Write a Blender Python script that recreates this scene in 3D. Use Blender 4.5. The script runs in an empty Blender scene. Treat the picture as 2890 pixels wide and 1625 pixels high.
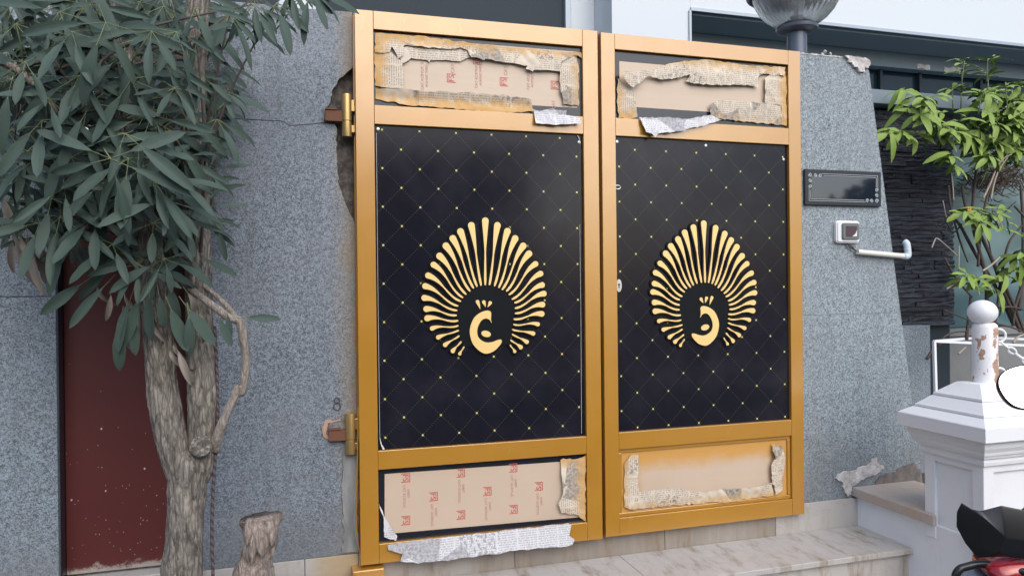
import bpy, bmesh, math, random
from mathutils import Vector, Matrix, noise, Euler
sc = bpy.context.scene
COL = sc.collection
R = math.radians

# ------------------------------------------------------------------ camera, sky, sun, exposure
def set_camera():
    yaw, pitch, roll = 0.2910, -0.0031, -0.0106
    f = Vector((math.sin(yaw), math.cos(yaw), 0)); r = Vector((math.cos(yaw), -math.sin(yaw), 0)); u = Vector((0, 0, 1))
    f, u = f*math.cos(pitch)+u*math.sin(pitch), u*math.cos(pitch)-f*math.sin(pitch)
    r, u = r*math.cos(roll)+u*math.sin(roll), u*math.cos(roll)-r*math.sin(roll)
    cd = bpy.data.cameras.new('camera'); cam = bpy.data.objects.new('camera', cd); COL.objects.link(cam)
    m = Matrix((( r.x, u.x, -f.x, -0.2425), (r.y, u.y, -f.y, -2.8424), (r.z, u.z, -f.z, 1.4712), (0, 0, 0, 1)))
    cam.matrix_world = m
    cd.sensor_width = 36; cd.sensor_fit = 'HORIZONTAL'; cd.lens = 36*2087/2890; cd.clip_start = .05; cd.clip_end = 600
    sc.camera = cam
set_camera()

SUN_EL, SUN_AZ = R(41), R(172)      # azimuth clockwise from +Y: behind the camera, a little to its left
world = bpy.data.worlds.new('World'); sc.world = world; world.use_nodes = True
wn = world.node_tree; wn.nodes.clear()
wo = wn.nodes.new('ShaderNodeOutputWorld'); wb = wn.nodes.new('ShaderNodeBackground'); ws = wn.nodes.new('ShaderNodeTexSky')
ws.sky_type = 'NISHITA'; ws.sun_disc = False; ws.sun_elevation = SUN_EL; ws.sun_rotation = SUN_AZ
ws.air_density = 1.0; ws.dust_density = 2.5; ws.ozone_density = 2.0
wb.inputs['Strength'].default_value = 0.15
wn.links.new(ws.outputs[0], wb.inputs[0]); wn.links.new(wb.outputs[0], wo.inputs[0])

sd = bpy.data.lights.new('sun', 'SUN'); sd.energy = 1.3; sd.angle = R(76); sd.color = (1.0, .97, .93)
so = bpy.data.objects.new('sun', sd); COL.objects.link(so)
dirv = Vector((math.sin(SUN_AZ)*math.cos(SUN_EL), math.cos(SUN_AZ)*math.cos(SUN_EL), math.sin(SUN_EL)))
so.rotation_euler = dirv.to_track_quat('Z', 'Y').to_euler(); so.location = (0, -6, 8)

sc.view_settings.view_transform = 'Standard'; sc.view_settings.look = 'None'
sc.view_settings.exposure = 0.62; sc.view_settings.gamma = 1.0; sc.view_settings.use_curve_mapping = False

# ------------------------------------------------------------------ helpers: objects
def put(o, parent=None, loc=None, rot=None):
    COL.objects.link(o)
    if parent is not None: o.parent = parent
    if loc is not None: o.location = loc
    if rot is not None: o.rotation_euler = rot
    return o
def tag(o, label, cat=None, group=None, kind=None):
    if label: o['label'] = label
    if cat: o['category'] = cat
    if group: o['group'] = group
    if kind: o['kind'] = kind
    return o
def thing(name, label, cat, loc=(0, 0, 0), rz=0, group=None):
    o = bpy.data.objects.new(name, None); o.empty_display_size = .1
    put(o, None, loc, (0, 0, rz)); return tag(o, label, cat, group)
def obj(name, bm, mat, parent=None, smooth=False, loc=None, rot=None):
    me = bpy.data.meshes.new(name)
    bm.normal_update(); bm.to_mesh(me); bm.free()
    if mat is not None: me.materials.append(mat)
    if smooth:
        for p in me.polygons: p.use_smooth = True
    o = bpy.data.objects.new(name, me)
    return put(o, parent, loc, rot)
def smooth_by_angle(o, ang=40):
    me = o.data
    for p in me.polygons: p.use_smooth = True
    try: me.set_sharp_from_angle(angle=R(ang))
    except Exception: pass
    return o
def box(bm, x0, x1, y0, y1, z0, z1, bev=0):
    vs = [bm.verts.new((x, y, z)) for x in (x0, x1) for y in (y0, y1) for z in (z0, z1)]
    fs = [bm.faces.new([vs[i] for i in q]) for q in ((0, 1, 3, 2), (4, 6, 7, 5), (0, 4, 5, 1), (2, 3, 7, 6), (0, 2, 6, 4), (1, 5, 7, 3))]
    if bev:
        es = set()
        for f in fs:
            es.update(f.edges)
        bmesh.ops.bevel(bm, geom=list(es), offset=bev, segments=2, affect='EDGES', profile=.5)
    return bm
def boxes(*bs, bev=0):
    bm = bmesh.new()
    for b in bs: box(bm, *b, bev=bev)
    return bm
def prism(bm, pts, y0, y1):
    """outline pts in (x, z), extruded from y0 (front) to y1"""
    a = [bm.verts.new((x, y0, z)) for x, z in pts]; b = [bm.verts.new((x, y1, z)) for x, z in pts]
    n = len(pts)
    bm.faces.new(a); bm.faces.new(list(reversed(b)))
    for i in range(n): bm.faces.new([a[i], b[i], b[(i+1) % n], a[(i+1) % n]])
    bmesh.ops.recalc_face_normals(bm, faces=bm.faces)
    return bm
def catmull(pts, n=8):
    P = [Vector(p) for p in pts]; out = []
    for i in range(len(P)-1):
        p0 = P[max(i-1, 0)]; p1 = P[i]; p2 = P[i+1]; p3 = P[min(i+2, len(P)-1)]
        for k in range(n):
            t = k/n
            out.append(.5*((2*p1)+(p2-p0)*t+(2*p0-5*p1+4*p2-p3)*t*t+(3*p1-p0-3*p2+p3)*t**3))
    out.append(P[-1]); return out
def tube(bm, pts, rad, seg=8, cap=True, disp=None):
    pts = [Vector(p) for p in pts]; n = len(pts)
    if not hasattr(rad, '__len__'): rad = [rad]*n
    up = Vector((0, 0, 1)); rings = []
    t0 = (pts[1]-pts[0]).normalized(); a = t0.orthogonal().normalized()
    for i in range(n):
        t = (pts[min(i+1, n-1)]-pts[max(i-1, 0)])
        t = t.normalized() if t.length > 1e-9 else t0
        a = (a-t*a.dot(t)).normalized(); b = t.cross(a)
        ring = []
        for k in range(seg):
            w = 2*math.pi*k/seg; d = a*math.cos(w)+b*math.sin(w)
            r = rad[i]
            p = pts[i]+d*r
            if disp: p = p+d*disp(p, w, i)
            ring.append(bm.verts.new(p))
        rings.append(ring)
    for i in range(n-1):
        for k in range(seg):
            bm.faces.new((rings[i][k], rings[i][(k+1) % seg], rings[i+1][(k+1) % seg], rings[i+1][k]))
    if cap:
        bm.faces.new(list(reversed(rings[0]))); bm.faces.new(rings[-1])
    return bm
def interp(vals, n):
    out = []
    for i in range(n):
        t = i/(n-1)*(len(vals)-1); k = min(int(t), len(vals)-2); out.append(vals[k]+(vals[k+1]-vals[k])*(t-k))
    return out
def lathe(bm, prof, seg=32, c=(0, 0, 0)):
    rings = []
    for r, z in prof:
        rings.append([bm.verts.new((c[0]+max(r, 1e-4)*math.cos(2*math.pi*k/seg), c[1]+max(r, 1e-4)*math.sin(2*math.pi*k/seg), c[2]+z)) for k in range(seg)])
    for i in range(len(rings)-1):
        for k in range(seg):
            bm.faces.new((rings[i][k], rings[i][(k+1) % seg], rings[i+1][(k+1) % seg], rings[i+1][k]))
    bm.faces.new(list(reversed(rings[0]))); bm.faces.new(rings[-1])
    return bm
def torus(bm, c, rx, ry, r, axis_u, axis_v, n=20, m=8):
    pts = []
    c = Vector(c); U = Vector(axis_u).normalized(); V = Vector(axis_v).normalized(); W = U.cross(V)
    rings = []
    for i in range(n):
        w = 2*math.pi*i/n
        p = c+U*rx*math.cos(w)+V*ry*math.sin(w); o = (U*math.cos(w)*ry+V*math.sin(w)*rx).normalized()
        rings.append([bm.verts.new(p+o*r*math.cos(2*math.pi*k/m)+W*r*math.sin(2*math.pi*k/m)) for k in range(m)])
    for i in range(n):
        for k in range(m):
            bm.faces.new((rings[i][k], rings[i][(k+1) % m], rings[(i+1) % n][(k+1) % m], rings[(i+1) % n][k]))
    bmesh.ops.recalc_face_normals(bm, faces=bm.faces)
    return bm
def jag(pts, step=.012, amp=.004, seed=0, closed=True):
    """subdivide an outline and roughen it, for torn or broken edges"""
    rnd = random.Random(seed); out = []
    n = len(pts)
    for i in range(n if closed else n-1):
        a = Vector(pts[i]); b = Vector(pts[(i+1) % n]); L = (b-a).length; k = max(1, int(L/step))
        d = (b-a)/max(L, 1e-9); nrm = Vector((-d.y, d.x))
        for j in range(k):
            p = a+(b-a)*(j/k)
            out.append(tuple(p+nrm*rnd.uniform(-amp, amp)*(1 if j else .4)))
    if not closed: out.append(tuple(pts[-1]))
    return out
def fbm(p, s, o=4): return noise.fractal(Vector(p)*s, 1.0, 2.0, o)

# ------------------------------------------------------------------ helpers: materials
class Mat:
    def __init__(self, name, base=(.5, .5, .5), rough=.5, metal=0., **kw):
        self.m = bpy.data.materials.new(name); self.m.use_nodes = True
        self.t = self.m.node_tree; self.b = self.t.nodes['Principled BSDF']; self.out = self.t.nodes['Material Output']
        self.set(**{'Base Color': base, 'Roughness': rough, 'Metallic': metal}); self.set(**{k.replace('_', ' '): v for k, v in kw.items()})
    def set(self, **kw):
        for k, v in kw.items(): self.inp(self.b, k, v)
        return self
    def inp(self, node, k, v):
        s = node.inputs[k]
        if isinstance(v, bpy.types.NodeSocket): self.t.links.new(v, s)
        elif s.type == 'RGBA' and len(v) == 3: s.default_value = (*v, 1)
        else: s.default_value = v
    def n(self, typ, ins=None, **props):
        nd = self.t.nodes.new('ShaderNode'+typ)
        for k, v in props.items(): setattr(nd, k, v)
        for k, v in (ins or {}).items(): self.inp(nd, k, v)
        return nd
    def obco(self): return self.n('TexCoord').outputs['Object']
    def pos(self): return self.n('NewGeometry').outputs['Position']
    def uv(self): return self.n('TexCoord').outputs['UV']
    def math(self, op, a, b=0., c=0., clamp=False):
        nd = self.n('Math', {0: a, 1: b, 2: c}, operation=op, use_clamp=clamp); return nd.outputs[0]
    def sep(self, v):
        nd = self.n('SeparateXYZ', {0: v}); return nd.outputs
    def comb(self, x, y, z): return self.n('CombineXYZ', {0: x, 1: y, 2: z}).outputs[0]
    def noise(self, co, scale, detail=4, rough=.55, dist=0.): return self.n('TexNoise', {'Vector': co, 'Scale': scale, 'Detail': detail, 'Roughness': rough, 'Distortion': dist}).outputs['Fac']
    def voro(self, co, scale, feature='F1', out='Distance', rnd=1.): return self.n('TexVoronoi', {'Vector': co, 'Scale': scale, 'Randomness': rnd}, feature=feature).outputs[out]
    def step(self, v, a, b, lo=0., hi=1.): return self.n('MapRange', {0: v, 1: a, 2: b, 3: lo, 4: hi}, interpolation_type='SMOOTHSTEP').outputs[0]
    def mix(self, f, a, b, mode='MIX'):
        nd = self.n('Mix', data_type='RGBA', blend_type=mode)
        self.inp(nd, 0, f); self.inp(nd, 6, a); self.inp(nd, 7, b); return nd.outputs[2]
    def scale(self, co, s): return self.n('VectorMath', {0: co, 1: s}, operation='MULTIPLY').outputs[0]
    def attr(self, name, out='Fac'): return self.n('Attribute', attribute_name=name).outputs[out]
    def bump(self, h, strength=.3, dist=.01):
        nd = self.n('Bump', {'Height': h, 'Strength': strength, 'Distance': dist}); self.inp(self.b, 'Normal', nd.outputs[0]); return self
    def rnd(self): return self.n('ObjectInfo').outputs['Random']

MT = {}
def m_granite(name, tint, ochre=None, seed=0.):
    m = Mat(name, rough=.62)
    p = m.pos()
    a = m.noise(p, 290, 2, .6); b = m.voro(p, 190); c = m.noise(p, 110, 3, .7)
    f = m.step(m.math('ADD', m.math('MULTIPLY', a, .62), m.math('MULTIPLY', c, .42)), .36, .68)
    col = m.mix(f, tuple(t*.18 for t in tint), tuple(t*1.36 for t in tint))
    col = m.mix(m.step(b, .25, .05, 0, .55), col, (.045, .05, .06))
    big = m.noise(p, 2.3, 4, .6)
    col = m.mix(m.step(big, .35, .7, 0, .28), col, (.20, .215, .235))
    stk = m.noise(m.scale(p, (7, 7, .55)), 2.0, 5, .62)
    col = m.mix(m.step(stk, .50, .72, 0, .32), col, tuple(t*.42 for t in tint)); col = m.mix(m.step(stk, .42, .25, 0, .22), col, tuple(t*1.25 for t in tint))
    # grime that climbs up from the foot of the wall
    xyz = m.sep(p)
    low = m.math('MULTIPLY', m.step(m.math('ADD', xyz[2], m.math('MULTIPLY', m.noise(p, 5, 5, .7), .9)), 1.25, .85), .45)
    col = m.mix(low, col, (.15, .15, .15))
    if ochre:   # gold spray paint that drifted past the gate
        x0, x1 = ochre
        n2 = m.noise(m.scale(p, (3, 3, 1.2)), 3.0, 5, .65)
        d = m.step(m.math('ADD', xyz[0], m.math('MULTIPLY', m.math('SUBTRACT', n2, .5), .16)), x0, x1, 0, .62)
        col = m.mix(d, col, (.26, .19, .10))
    m.set(**{'Base Color': col, 'Roughness': m.step(a, .3, .7, .5, .75)})
    m.bump(m.math('ADD', a, m.math('MULTIPLY', c, .5)), .12, .002)
    return m.m
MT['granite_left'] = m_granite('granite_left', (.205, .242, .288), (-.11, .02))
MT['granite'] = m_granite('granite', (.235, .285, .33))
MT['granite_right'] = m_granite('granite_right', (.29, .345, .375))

def m_gold():
    m = Mat('gold_paint', rough=.4, metal=.12, Coat_Weight=1., Coat_IOR=1.8, Coat_Roughness=.22)
    p = m.obco()
    v = m.noise(p, 3.5, 4, .6)
    col = m.mix(v, (.41, .190, .011), (.475, .228, .016))
    col = m.mix(m.step(m.noise(p, 26, 5, .7), .62, .74, 0, .3), col, (.36, .20, .08)); col = m.mix(m.step(m.noise(m.scale(p, (1, 1, .3)), 14, 6, .75), .60, .75, 0, .3), col, (.58, .40, .18))
    m.set(**{'Base Color': col, 'Roughness': m.step(m.noise(p, 9, 4), .3, .7, .28, .42)})
    m.bump(m.noise(p, 320, 2), .035, .0015)
    return m.m
MT['gold'] = m_gold()
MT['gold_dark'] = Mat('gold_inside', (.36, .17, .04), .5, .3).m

def m_panel(name, hu, hv, u0, v0):
    m = Mat(name, (.012, .012, .018), .16)
    x, y, z = m.sep(m.obco())
    U = m.math('DIVIDE', m.math('SUBTRACT', x, u0), 2*hu); V = m.math('DIVIDE', m.math('SUBTRACT', z, v0), 2*hv)
    a = m.math('ADD', U, V); b = m.math('SUBTRACT', U, V)
    L = hu*1.4142
    def fr(s): return m.math('SUBTRACT', s, m.math('ROUND', s))
    fa = m.math('MULTIPLY', fr(a), L); fb = m.math('MULTIPLY', fr(b), L)
    da = m.math('MULTIPLY', fr(m.math('MULTIPLY', a, 10.)), L/10); db = m.math('MULTIPLY', fr(m.math('MULTIPLY', b, 10.)), L/10)
    def d2(s, t): return m.math('ADD', m.math('MULTIPLY', s, s), m.math('MULTIPLY', t, t))
    r = .0016
    dot = m.math('MAXIMUM', m.math('LESS_THAN', d2(fa, db), r*r), m.math('LESS_THAN', d2(fb, da), r*r))
    nodeA = m.math('LESS_THAN', d2(fa, fb), .0041**2)
    dirt = m.noise(m.obco(), 4, 5, .6)
    base = m.mix(m.step(dirt, .4, .75), (.010, .010, .016), (.018, .018, .026))
    col = m.mix(dot, base, (.075, .073, .06)); col = m.mix(nodeA, col, (.55, .50, .17))
    m.set(**{'Base Color': col, 'Roughness': m.step(m.noise(m.obco(), 7, 5, .65), .3, .75, .13, .19), 'Specular IOR Level': .21})
    m.bump(m.noise(m.obco(), 1.6, 1), .06, .02)
    return m.m
MT['panel_left'] = m_panel('black_panel_left', .0721, .0737, .3159, 1.580)
MT['panel_right'] = m_panel('black_panel_right', .0737, .0735, .1585, 1.621)
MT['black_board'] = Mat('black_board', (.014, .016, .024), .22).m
MT['emblem_black'] = Mat('emblem_backing', (.007, .009, .011), .4, Specular_IOR_Level=.12).m
MT['emblem_gold'] = Mat('emblem_gold', (.86, .60, .24), .42, .15).m

def m_film():
    m = Mat('protective_film', rough=.5)
    p = m.obco(); pa = m.attr('paint')
    base = m.mix(m.noise(p, 5, 3), (.51, .40, .295), (.57, .455, .35))
    pp = m.step(m.math('ADD', pa, m.math('MULTIPLY', m.math('SUBTRACT', m.noise(p, 14, 4), .5), .5)), .25, .9)
    m.set(**{'Base Color': m.mix(pp, base, (.55, .29, .07)), 'Coat Weight': .25, 'Coat Roughness': .25})
    m.bump(m.noise(m.scale(p, (1, 1, 6)), 4, 3), .12, .01)
    return m.m
MT['film'] = m_film()
def m_paper(name, base, text=1.0, rot=False):
    m = Mat(name, rough=.85)
    uv = m.uv(); u, v, _ = m.sep(uv)
    if rot: u, v = v, u
    p = m.obco()
    co2 = m.comb(u, v, 0.)
    line = m.math('FRACT', m.math('MULTIPLY', v, 1/.0088))
    ln = m.math('MULTIPLY', m.step(line, .30, .42), m.step(line, .95, .80))
    word = m.step(m.noise(m.comb(m.math('MULTIPLY', u, 1.), m.math('MULTIPLY', m.math('FLOOR', m.math('MULTIPLY', v, 1/.0088)), 3.7), 0.), 150, 1), .40, .55)
    colm = m.math('FRACT', m.math('MULTIPLY', u, 1/.085)); cm = m.math('MULTIPLY', m.step(colm, .03, .06), m.step(colm, .97, .94))
    blk = m.voro(co2, 9, out='Color'); bs = m.sep(blk)[0]
    txt = m.math('MULTIPLY', m.math('MULTIPLY', m.math('MULTIPLY', ln, word), cm), m.step(bs, .12, .14))
    pic = m.math('MULTIPLY', m.step(bs, .80, .81), m.step(m.noise(co2, 90, 4, .7), .35, .62, .35, 1.))
    head = m.math('MULTIPLY', m.math('MULTIPLY', m.step(bs, .72, .73), m.step(bs, .80, .795)), m.step(m.noise(m.scale(co2, (90, 60, 1)), 1., 1), .52, .6))
    ink = m.math('MAXIMUM', m.math('MAXIMUM', m.math('MULTIPLY', txt, .72), pic), m.math('MULTIPLY', head, .85))
    col = m.mix(m.math('MULTIPLY', ink, text), base, (.07, .07, .085))
    pa = m.attr('paint')
    pp = m.step(m.math('ADD', pa, m.math('MULTIPLY', m.math('MULTIPLY', m.math('SUBTRACT', m.noise(p, 30, 5, .7), .5), 1.3), m.math('GREATER_THAN', pa, .01))), .20, .85, 0, .93)
    col = m.mix(pp, col, m.mix(m.noise(p, 18, 4, .6), (.44, .23, .05), (.66, .42, .17)))
    m.set(**{'Base Color': col})
    m.bump(m.math('ADD', m.noise(p, 60, 5, .6), m.math('MULTIPLY', m.math('ABSOLUTE', m.math('SUBTRACT', m.noise(p, 22, 2, .5), .5)), -2.)), .25, .003)
    return m.m
MT['paper'] = m_paper('newsprint', (.62, .545, .44), .72); MT['paper_rot'] = m_paper('newsprint_turned', (.62, .535, .425), .72, rot=True)
MT['paper_white'] = m_paper('newsprint_clean', (.62, .62, .64), .62)
MT['ink_red'] = Mat('red_ink', (.50, .085, .085), .6).m
MT['ink_pink'] = Mat('pink_ink', (.50, .25, .22), .6).m

def m_bark(name, lo, hi, sc_=1.):
    m = Mat(name, rough=.9)
    p = m.obco(); q = m.scale(p, (1, 1, .22))
    n1 = m.noise(q, 72*sc_, 7, .75, .8); n2 = m.noise(p, 9, 4, .6); w = m.voro(q, 60*sc_, 'DISTANCE_TO_EDGE')
    f = m.math('MULTIPLY', m.step(n1, .32, .66), m.step(w, .0, .14, .35, 1))
    col = m.mix(f, lo, hi); col = m.mix(m.step(n2, .5, .75, 0, .35), col, tuple(h*1.25 for h in hi))
    m.set(**{'Base Color': col}); m.bump(m.math('ADD', n1, w), .8, .012)
    return m.m
MT['bark'] = m_bark('bark', (.075, .062, .052), (.36, .33, .285))
MT['deadwood'] = m_bark('deadwood', (.17, .13, .11), (.47, .395, .345), 1.3)
MT['greywood'] = m_bark('grey_branch', (.20, .17, .145), (.44, .39, .34), 1.6)

def m_leaf(name, c0, c1, rib, tip, under, rough=.42, tipamt=.8):
    m = Mat(name, rough=rough)
    u, v, _ = m.sep(m.uv())
    rn = m.rnd(); pr = m.n('ObjectInfo').outputs['Location']
    col = m.mix(rn, c0, c1)
    if tipamt == .5: col = m.mix(m.step(rn, .955, .96, 0, .8), col, (.15, .17, .05))
    col = m.mix(m.step(m.noise(m.obco(), 30, 3), .4, .7, 0, .3), col, tuple(c*.6 for c in c0))
    d = m.math('ABSOLUTE', m.math('SUBTRACT', u, .5))
    col = m.mix(m.step(d, .095, .045, 0, .6), col, rib)
    ve = m.math('FRACT', m.math('ADD', m.math('MULTIPLY', v, 14.), m.math('MULTIPLY', d, -7.)))
    col = m.mix(m.step(ve, .12, .0, 0, .14), col, rib)
    col = m.mix(m.math('MULTIPLY', m.step(v, .95, .99), m.math('MULTIPLY', m.step(rn, .3, .5), tipamt)), col, tip)
    bf = m.n('NewGeometry').outputs['Backfacing']
    col = m.mix(bf, col, under)
    m.set(**{'Base Color': col, 'Specular IOR Level': .13})
    m.bump(m.math('ADD', m.step(d, .05, 0.), m.math('MULTIPLY', ve, .3)), .2, .002)
    return m.m
MT['leaf_tree'] = m_leaf('trumpet_tree_leaf', (.008, .025, .015), (.050, .098, .055), (.20, .27, .19), (.42, .39, .32), (.06, .09, .075), .5)
MT['leaf_dry'] = m_leaf('dry_leaf', (.30, .255, .215), (.38, .34, .30), (.36, .31, .27), (.45, .4, .36), (.34, .30, .26), .8)
MT['leaf_shrub'] = m_leaf('shrub_leaf', (.060, .145, .032), (.20, .30, .055), (.38, .46, .11), (.4, .4, .08), (.20, .29, .07), .36, .25)
MT['stalk'] = Mat('leaf_stalk', (.17, .20, .095), .6).m
MT['twig'] = Mat('twig', (.075, .058, .05), .8).m
MT['dry_twig'] = Mat('dry_twig', (.36, .31, .26), .85).m
MT['thatch'] = Mat('dead_twigs', (.085, .058, .045), .9).m

def m_maroon():
    m = Mat('maroon_paint', rough=.42)
    p = m.pos(); z = m.sep(p)[2]
    base = m.mix(m.noise(p, 3, 4), (.080, .016, .015), (.105, .024, .022))
    def splat(s, thr, zlo, zhi, am):
        d = m.voro(m.scale(p, (1, .0, .75)), s); r = m.sep(m.voro(m.scale(p, (1, .0, .75)), s, out='Color'))[0]
        return m.math('MULTIPLY', m.math('LESS_THAN', d, thr), m.math('LESS_THAN', r, m.step(z, zlo, zhi, .02, am)))
    s = m.math('MAXIMUM', splat(90, .12, 1.05, .45, .5), splat(30, .10, 1.5, .5, .45))
    foot = m.step(m.math('ADD', z, m.math('MULTIPLY', m.noise(p, 22, 5, .8), .11)), .548, .528)
    col = m.mix(s, base, (.48, .45, .42)); col = m.mix(m.math('MULTIPLY', foot, .75), col, (.40, .37, .33))
    m.set(**{'Base Color': col}); m.bump(m.noise(p, 40, 3), .05, .003)
    return m.m
MT['maroon'] = m_maroon()
def m_marble(name='marble', ochre=None, dirty=.5, brown=0):
    m = Mat(name, rough=.38)
    p = m.pos(); x, y, z = m.sep(p)
    n = m.noise(m.scale(p, (1, 1, 1.8)), 3.0, 6, .6, .8)
    vein = m.step(m.math('ABSOLUTE', m.math('SUBTRACT', n, .5)), .02, .0, 0, .3)
    col = m.mix(m.noise(p, 2.1, 4), (.38, .36, .335), (.50, .485, .465))
    col = m.mix(vein, col, (.30, .29, .285))
    st = m.noise(m.scale(p, (6, 2, 1.4)), 2.2, 6, .68)
    if brown == 2: col = m.mix(m.step(m.noise(p, 8, 6, .65), .35, .65, .2, .85), col, (.50, .375, .285))
    if brown == 1: col = m.mix(m.step(m.noise(m.scale(p, (1, 1, .7)), 1.7, 5, .6), .3, .62, .25, .9), col, m.mix(m.noise(m.scale(p, (14, 1, 1.2)), 2, 5, .65), (.165, .138, .112), (.34, .295, .245)))
    col = m.mix(m.step(st, .48, .72, 0, dirty), col, (.22, .165, .11))
    if ochre:
        x0, x1, x2 = ochre
        k = m.math('MULTIPLY', m.step(m.math('ADD', x, m.math('MULTIPLY', m.noise(p, 9, 5), .12)), x0, x0+.12), m.step(x, x2, x1))
        col = m.mix(m.math('MULTIPLY', k, .6), col, (.40, .26, .08))
    m.set(**{'Base Color': col, 'Roughness': m.step(st, .3, .7, .3, .6)}); m.bump(m.noise(p, 120, 3), .05, .002)
    return m.m
MT['marble'] = m_marble('marble', None, .35); MT['marble_dirty'] = m_marble('marble_stained', None, .95, 1); MT['coping'] = m_marble('coping_marble', None, .18, 2); MT['marble_tread'] = m_marble('marble_tread', None, .9); MT['marble_left'] = m_marble('marble_left', (-.16, .1, .3), .4)
def m_white(name, c=(.76, .775, .80), dirt=.25):
    m = Mat(name, rough=.55)
    p = m.pos(); n = m.noise(p, 6, 6, .65)
    col = m.mix(m.step(n, .52, .8, 0, dirt), c, (.50, .49, .46))
    col = m.mix(m.step(m.noise(m.scale(p, (9, 9, 1.2)), 3, 5, .7), .6, .8, 0, dirt*.8), col, (.46, .44, .40))
    m.set(**{'Base Color': col}); m.bump(m.math('ADD', m.noise(p, 55, 4), m.math('MULTIPLY', m.noise(p, 9, 3), .6)), .12, .004)
    return m.m
MT['white'] = m_white('white_paint'); MT['white_wall'] = m_white('white_render', (.53, .575, .61), .15)
def m_rusty():
    m = Mat('peeling_white_paint', rough=.5)
    p = m.obco(); x, y, z = m.sep(p)
    side = m.step(m.math('ADD', x, m.math('MULTIPLY', y, -.7)), .008, .03)
    n = m.noise(m.scale(p, (1, 1, .55)), 38, 4, .6, .4)
    mask = m.math('MULTIPLY', m.step(m.math('ADD', n, m.math('MULTIPLY', side, .16)), .59, .605), m.step(z, .235, .215))
    ring = m.math('MULTIPLY', m.step(z, .247, .252), m.step(z, .268, .262))
    rust = m.mix(m.noise(p, 90, 4), (.26, .11, .05), (.56, .40, .29))
    col = m.mix(m.math('MAXIMUM', mask, m.math('MULTIPLY', ring, .85)), (.80, .80, .82), rust)
    m.set(**{'Base Color': col}); m.bump(m.math('SUBTRACT', 1., mask), .5, .003)
    return m.m
MT['rusty'] = m_rusty()
MT['rust'] = Mat('rusted_steel', (.16, .07, .04), .8, .2).m
MT['concrete'] = (lambda m: (m.set(**{'Base Color': m.mix(m.step(m.noise(m.pos(), 35, 6, .7), .3, .7), (.055, .05, .046), (.16, .145, .13))}), m.bump(m.noise(m.pos(), 45, 6, .7), .9, .012), m.m)[-1])(Mat('broken_concrete', rough=.95))
MT['mortar'] = (lambda m: (m.set(**{'Base Color': m.mix(m.step(m.noise(m.pos(), 30, 6, .7), .3, .7), (.36, .33, .31), (.66, .64, .63))}), m.bump(m.noise(m.pos(), 60, 6, .7), .6, .008), m.m)[-1])(Mat('pale_mortar', rough=.9))
MT['mud'] = (lambda m: (m.set(**{'Base Color': m.mix(m.step(m.noise(m.pos(), 22, 6, .7), .35, .68), (.12, .105, .098), (.20, .178, .165))}), m.bump(m.noise(m.pos(), 50, 6, .7), .25, .005), m.m)[-1])(Mat('brown_plaster', rough=.95))
MT['brick_patch'] = Mat('fresh_plaster_patch', (.45, .28, .19), .9).m
MT['plaster'] = (lambda m: (m.set(**{'Base Color': m.mix(m.noise(m.pos(), 7, 5), (.13, .14, .145), (.22, .23, .23))}), m.bump(m.noise(m.pos(), 40, 5), .3, .005), m.m)[-1])(Mat('grey_plaster', rough=.85))
MT['slate'] = (lambda m: (m.set(**{'Base Color': m.mix(m.rnd(), (.012, .015, .024), (.030, .036, .052)), 'Roughness': m.step(m.noise(m.pos(), 25, 4), .3, .7, .35, .7)}), m.bump(m.noise(m.scale(m.pos(), (1, 1, 3)), 25, 6, .65), .9, .012), m.m)[-1])(Mat('black_slate', rough=.5))
MT['dark_glass'] = Mat('dark_glass', (.014, .028, .040), .1, Specular_IOR_Level=.18).m
MT['teal_glass'] = (lambda m: (m.set(**{'Base Color': m.mix(m.step(m.noise(m.scale(m.pos(), (1, 1, 2)), 1.6, 2), .4, .65), (.05, .10, .115), (.115, .20, .215))}), m.m)[-1])(Mat('teal_glass', rough=.12))
MT['grey_metal'] = Mat('grey_frame', (.30, .34, .39), .4, .3).m
MT['grey_dark'] = Mat('grey_soffit', (.16, .205, .235), .7).m
MT['grey_panel'] = Mat('dark_cladding', (.032, .042, .053), .6, Specular_IOR_Level=.15).m
MT['lamp_metal'] = Mat('lamp_post_paint', (.085, .10, .13), .35, .3).m
def m_lampglass():
    m = Mat('ribbed_lamp_glass', (.80, .84, .86), .12, IOR=1.45)
    m.set(**{'Transmission Weight': .84, 'Roughness': .16}); return m.m
MT['lamp_glass'] = m_lampglass()
MT['plate'] = Mat('honed_black_stone', (.016, .021, .028), .35, Specular_IOR_Level=.4).m; MT['plate_field'] = Mat('polished_black_stone', (.012, .018, .028), .04, IOR=1.85).m
MT['engraved'] = Mat('engraved_silver', (.50, .53, .55), .45, .2).m
MT['plastic_white'] = Mat('white_plastic', (.70, .72, .72), .35).m
MT['plastic_grey'] = Mat('grey_plastic', (.13, .15, .15), .4).m
MT['bell_dark'] = Mat('doorbell_window', (.09, .06, .07), .15).m
MT['pvc'] = Mat('pvc_pipe', (.72, .69, .62), .4).m; MT['pvc_blue'] = Mat('pvc_elbow', (.52, .60, .67), .4).m
MT['black_plastic'] = Mat('black_plastic', (.012, .013, .015), .32).m
MT['red_paint'] = Mat('red_bike_paint', (.30, .012, .016), .2, .1, Coat_Weight=.6).m
MT['mirror'] = Mat('mirror_glass', (.92, .93, .94), .03, 1.).m
MT['rubber'] = Mat('rubber', (.016, .016, .016), .85).m
MT['steel'] = Mat('brushed_steel', (.55, .55, .54), .35, .9).m
MT['hinge_gold'] = Mat('hinge_gold', (.48, .33, .13), .35, .7).m
MT['wire'] = Mat('black_cable', (.03, .03, .03), .7).m
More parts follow.
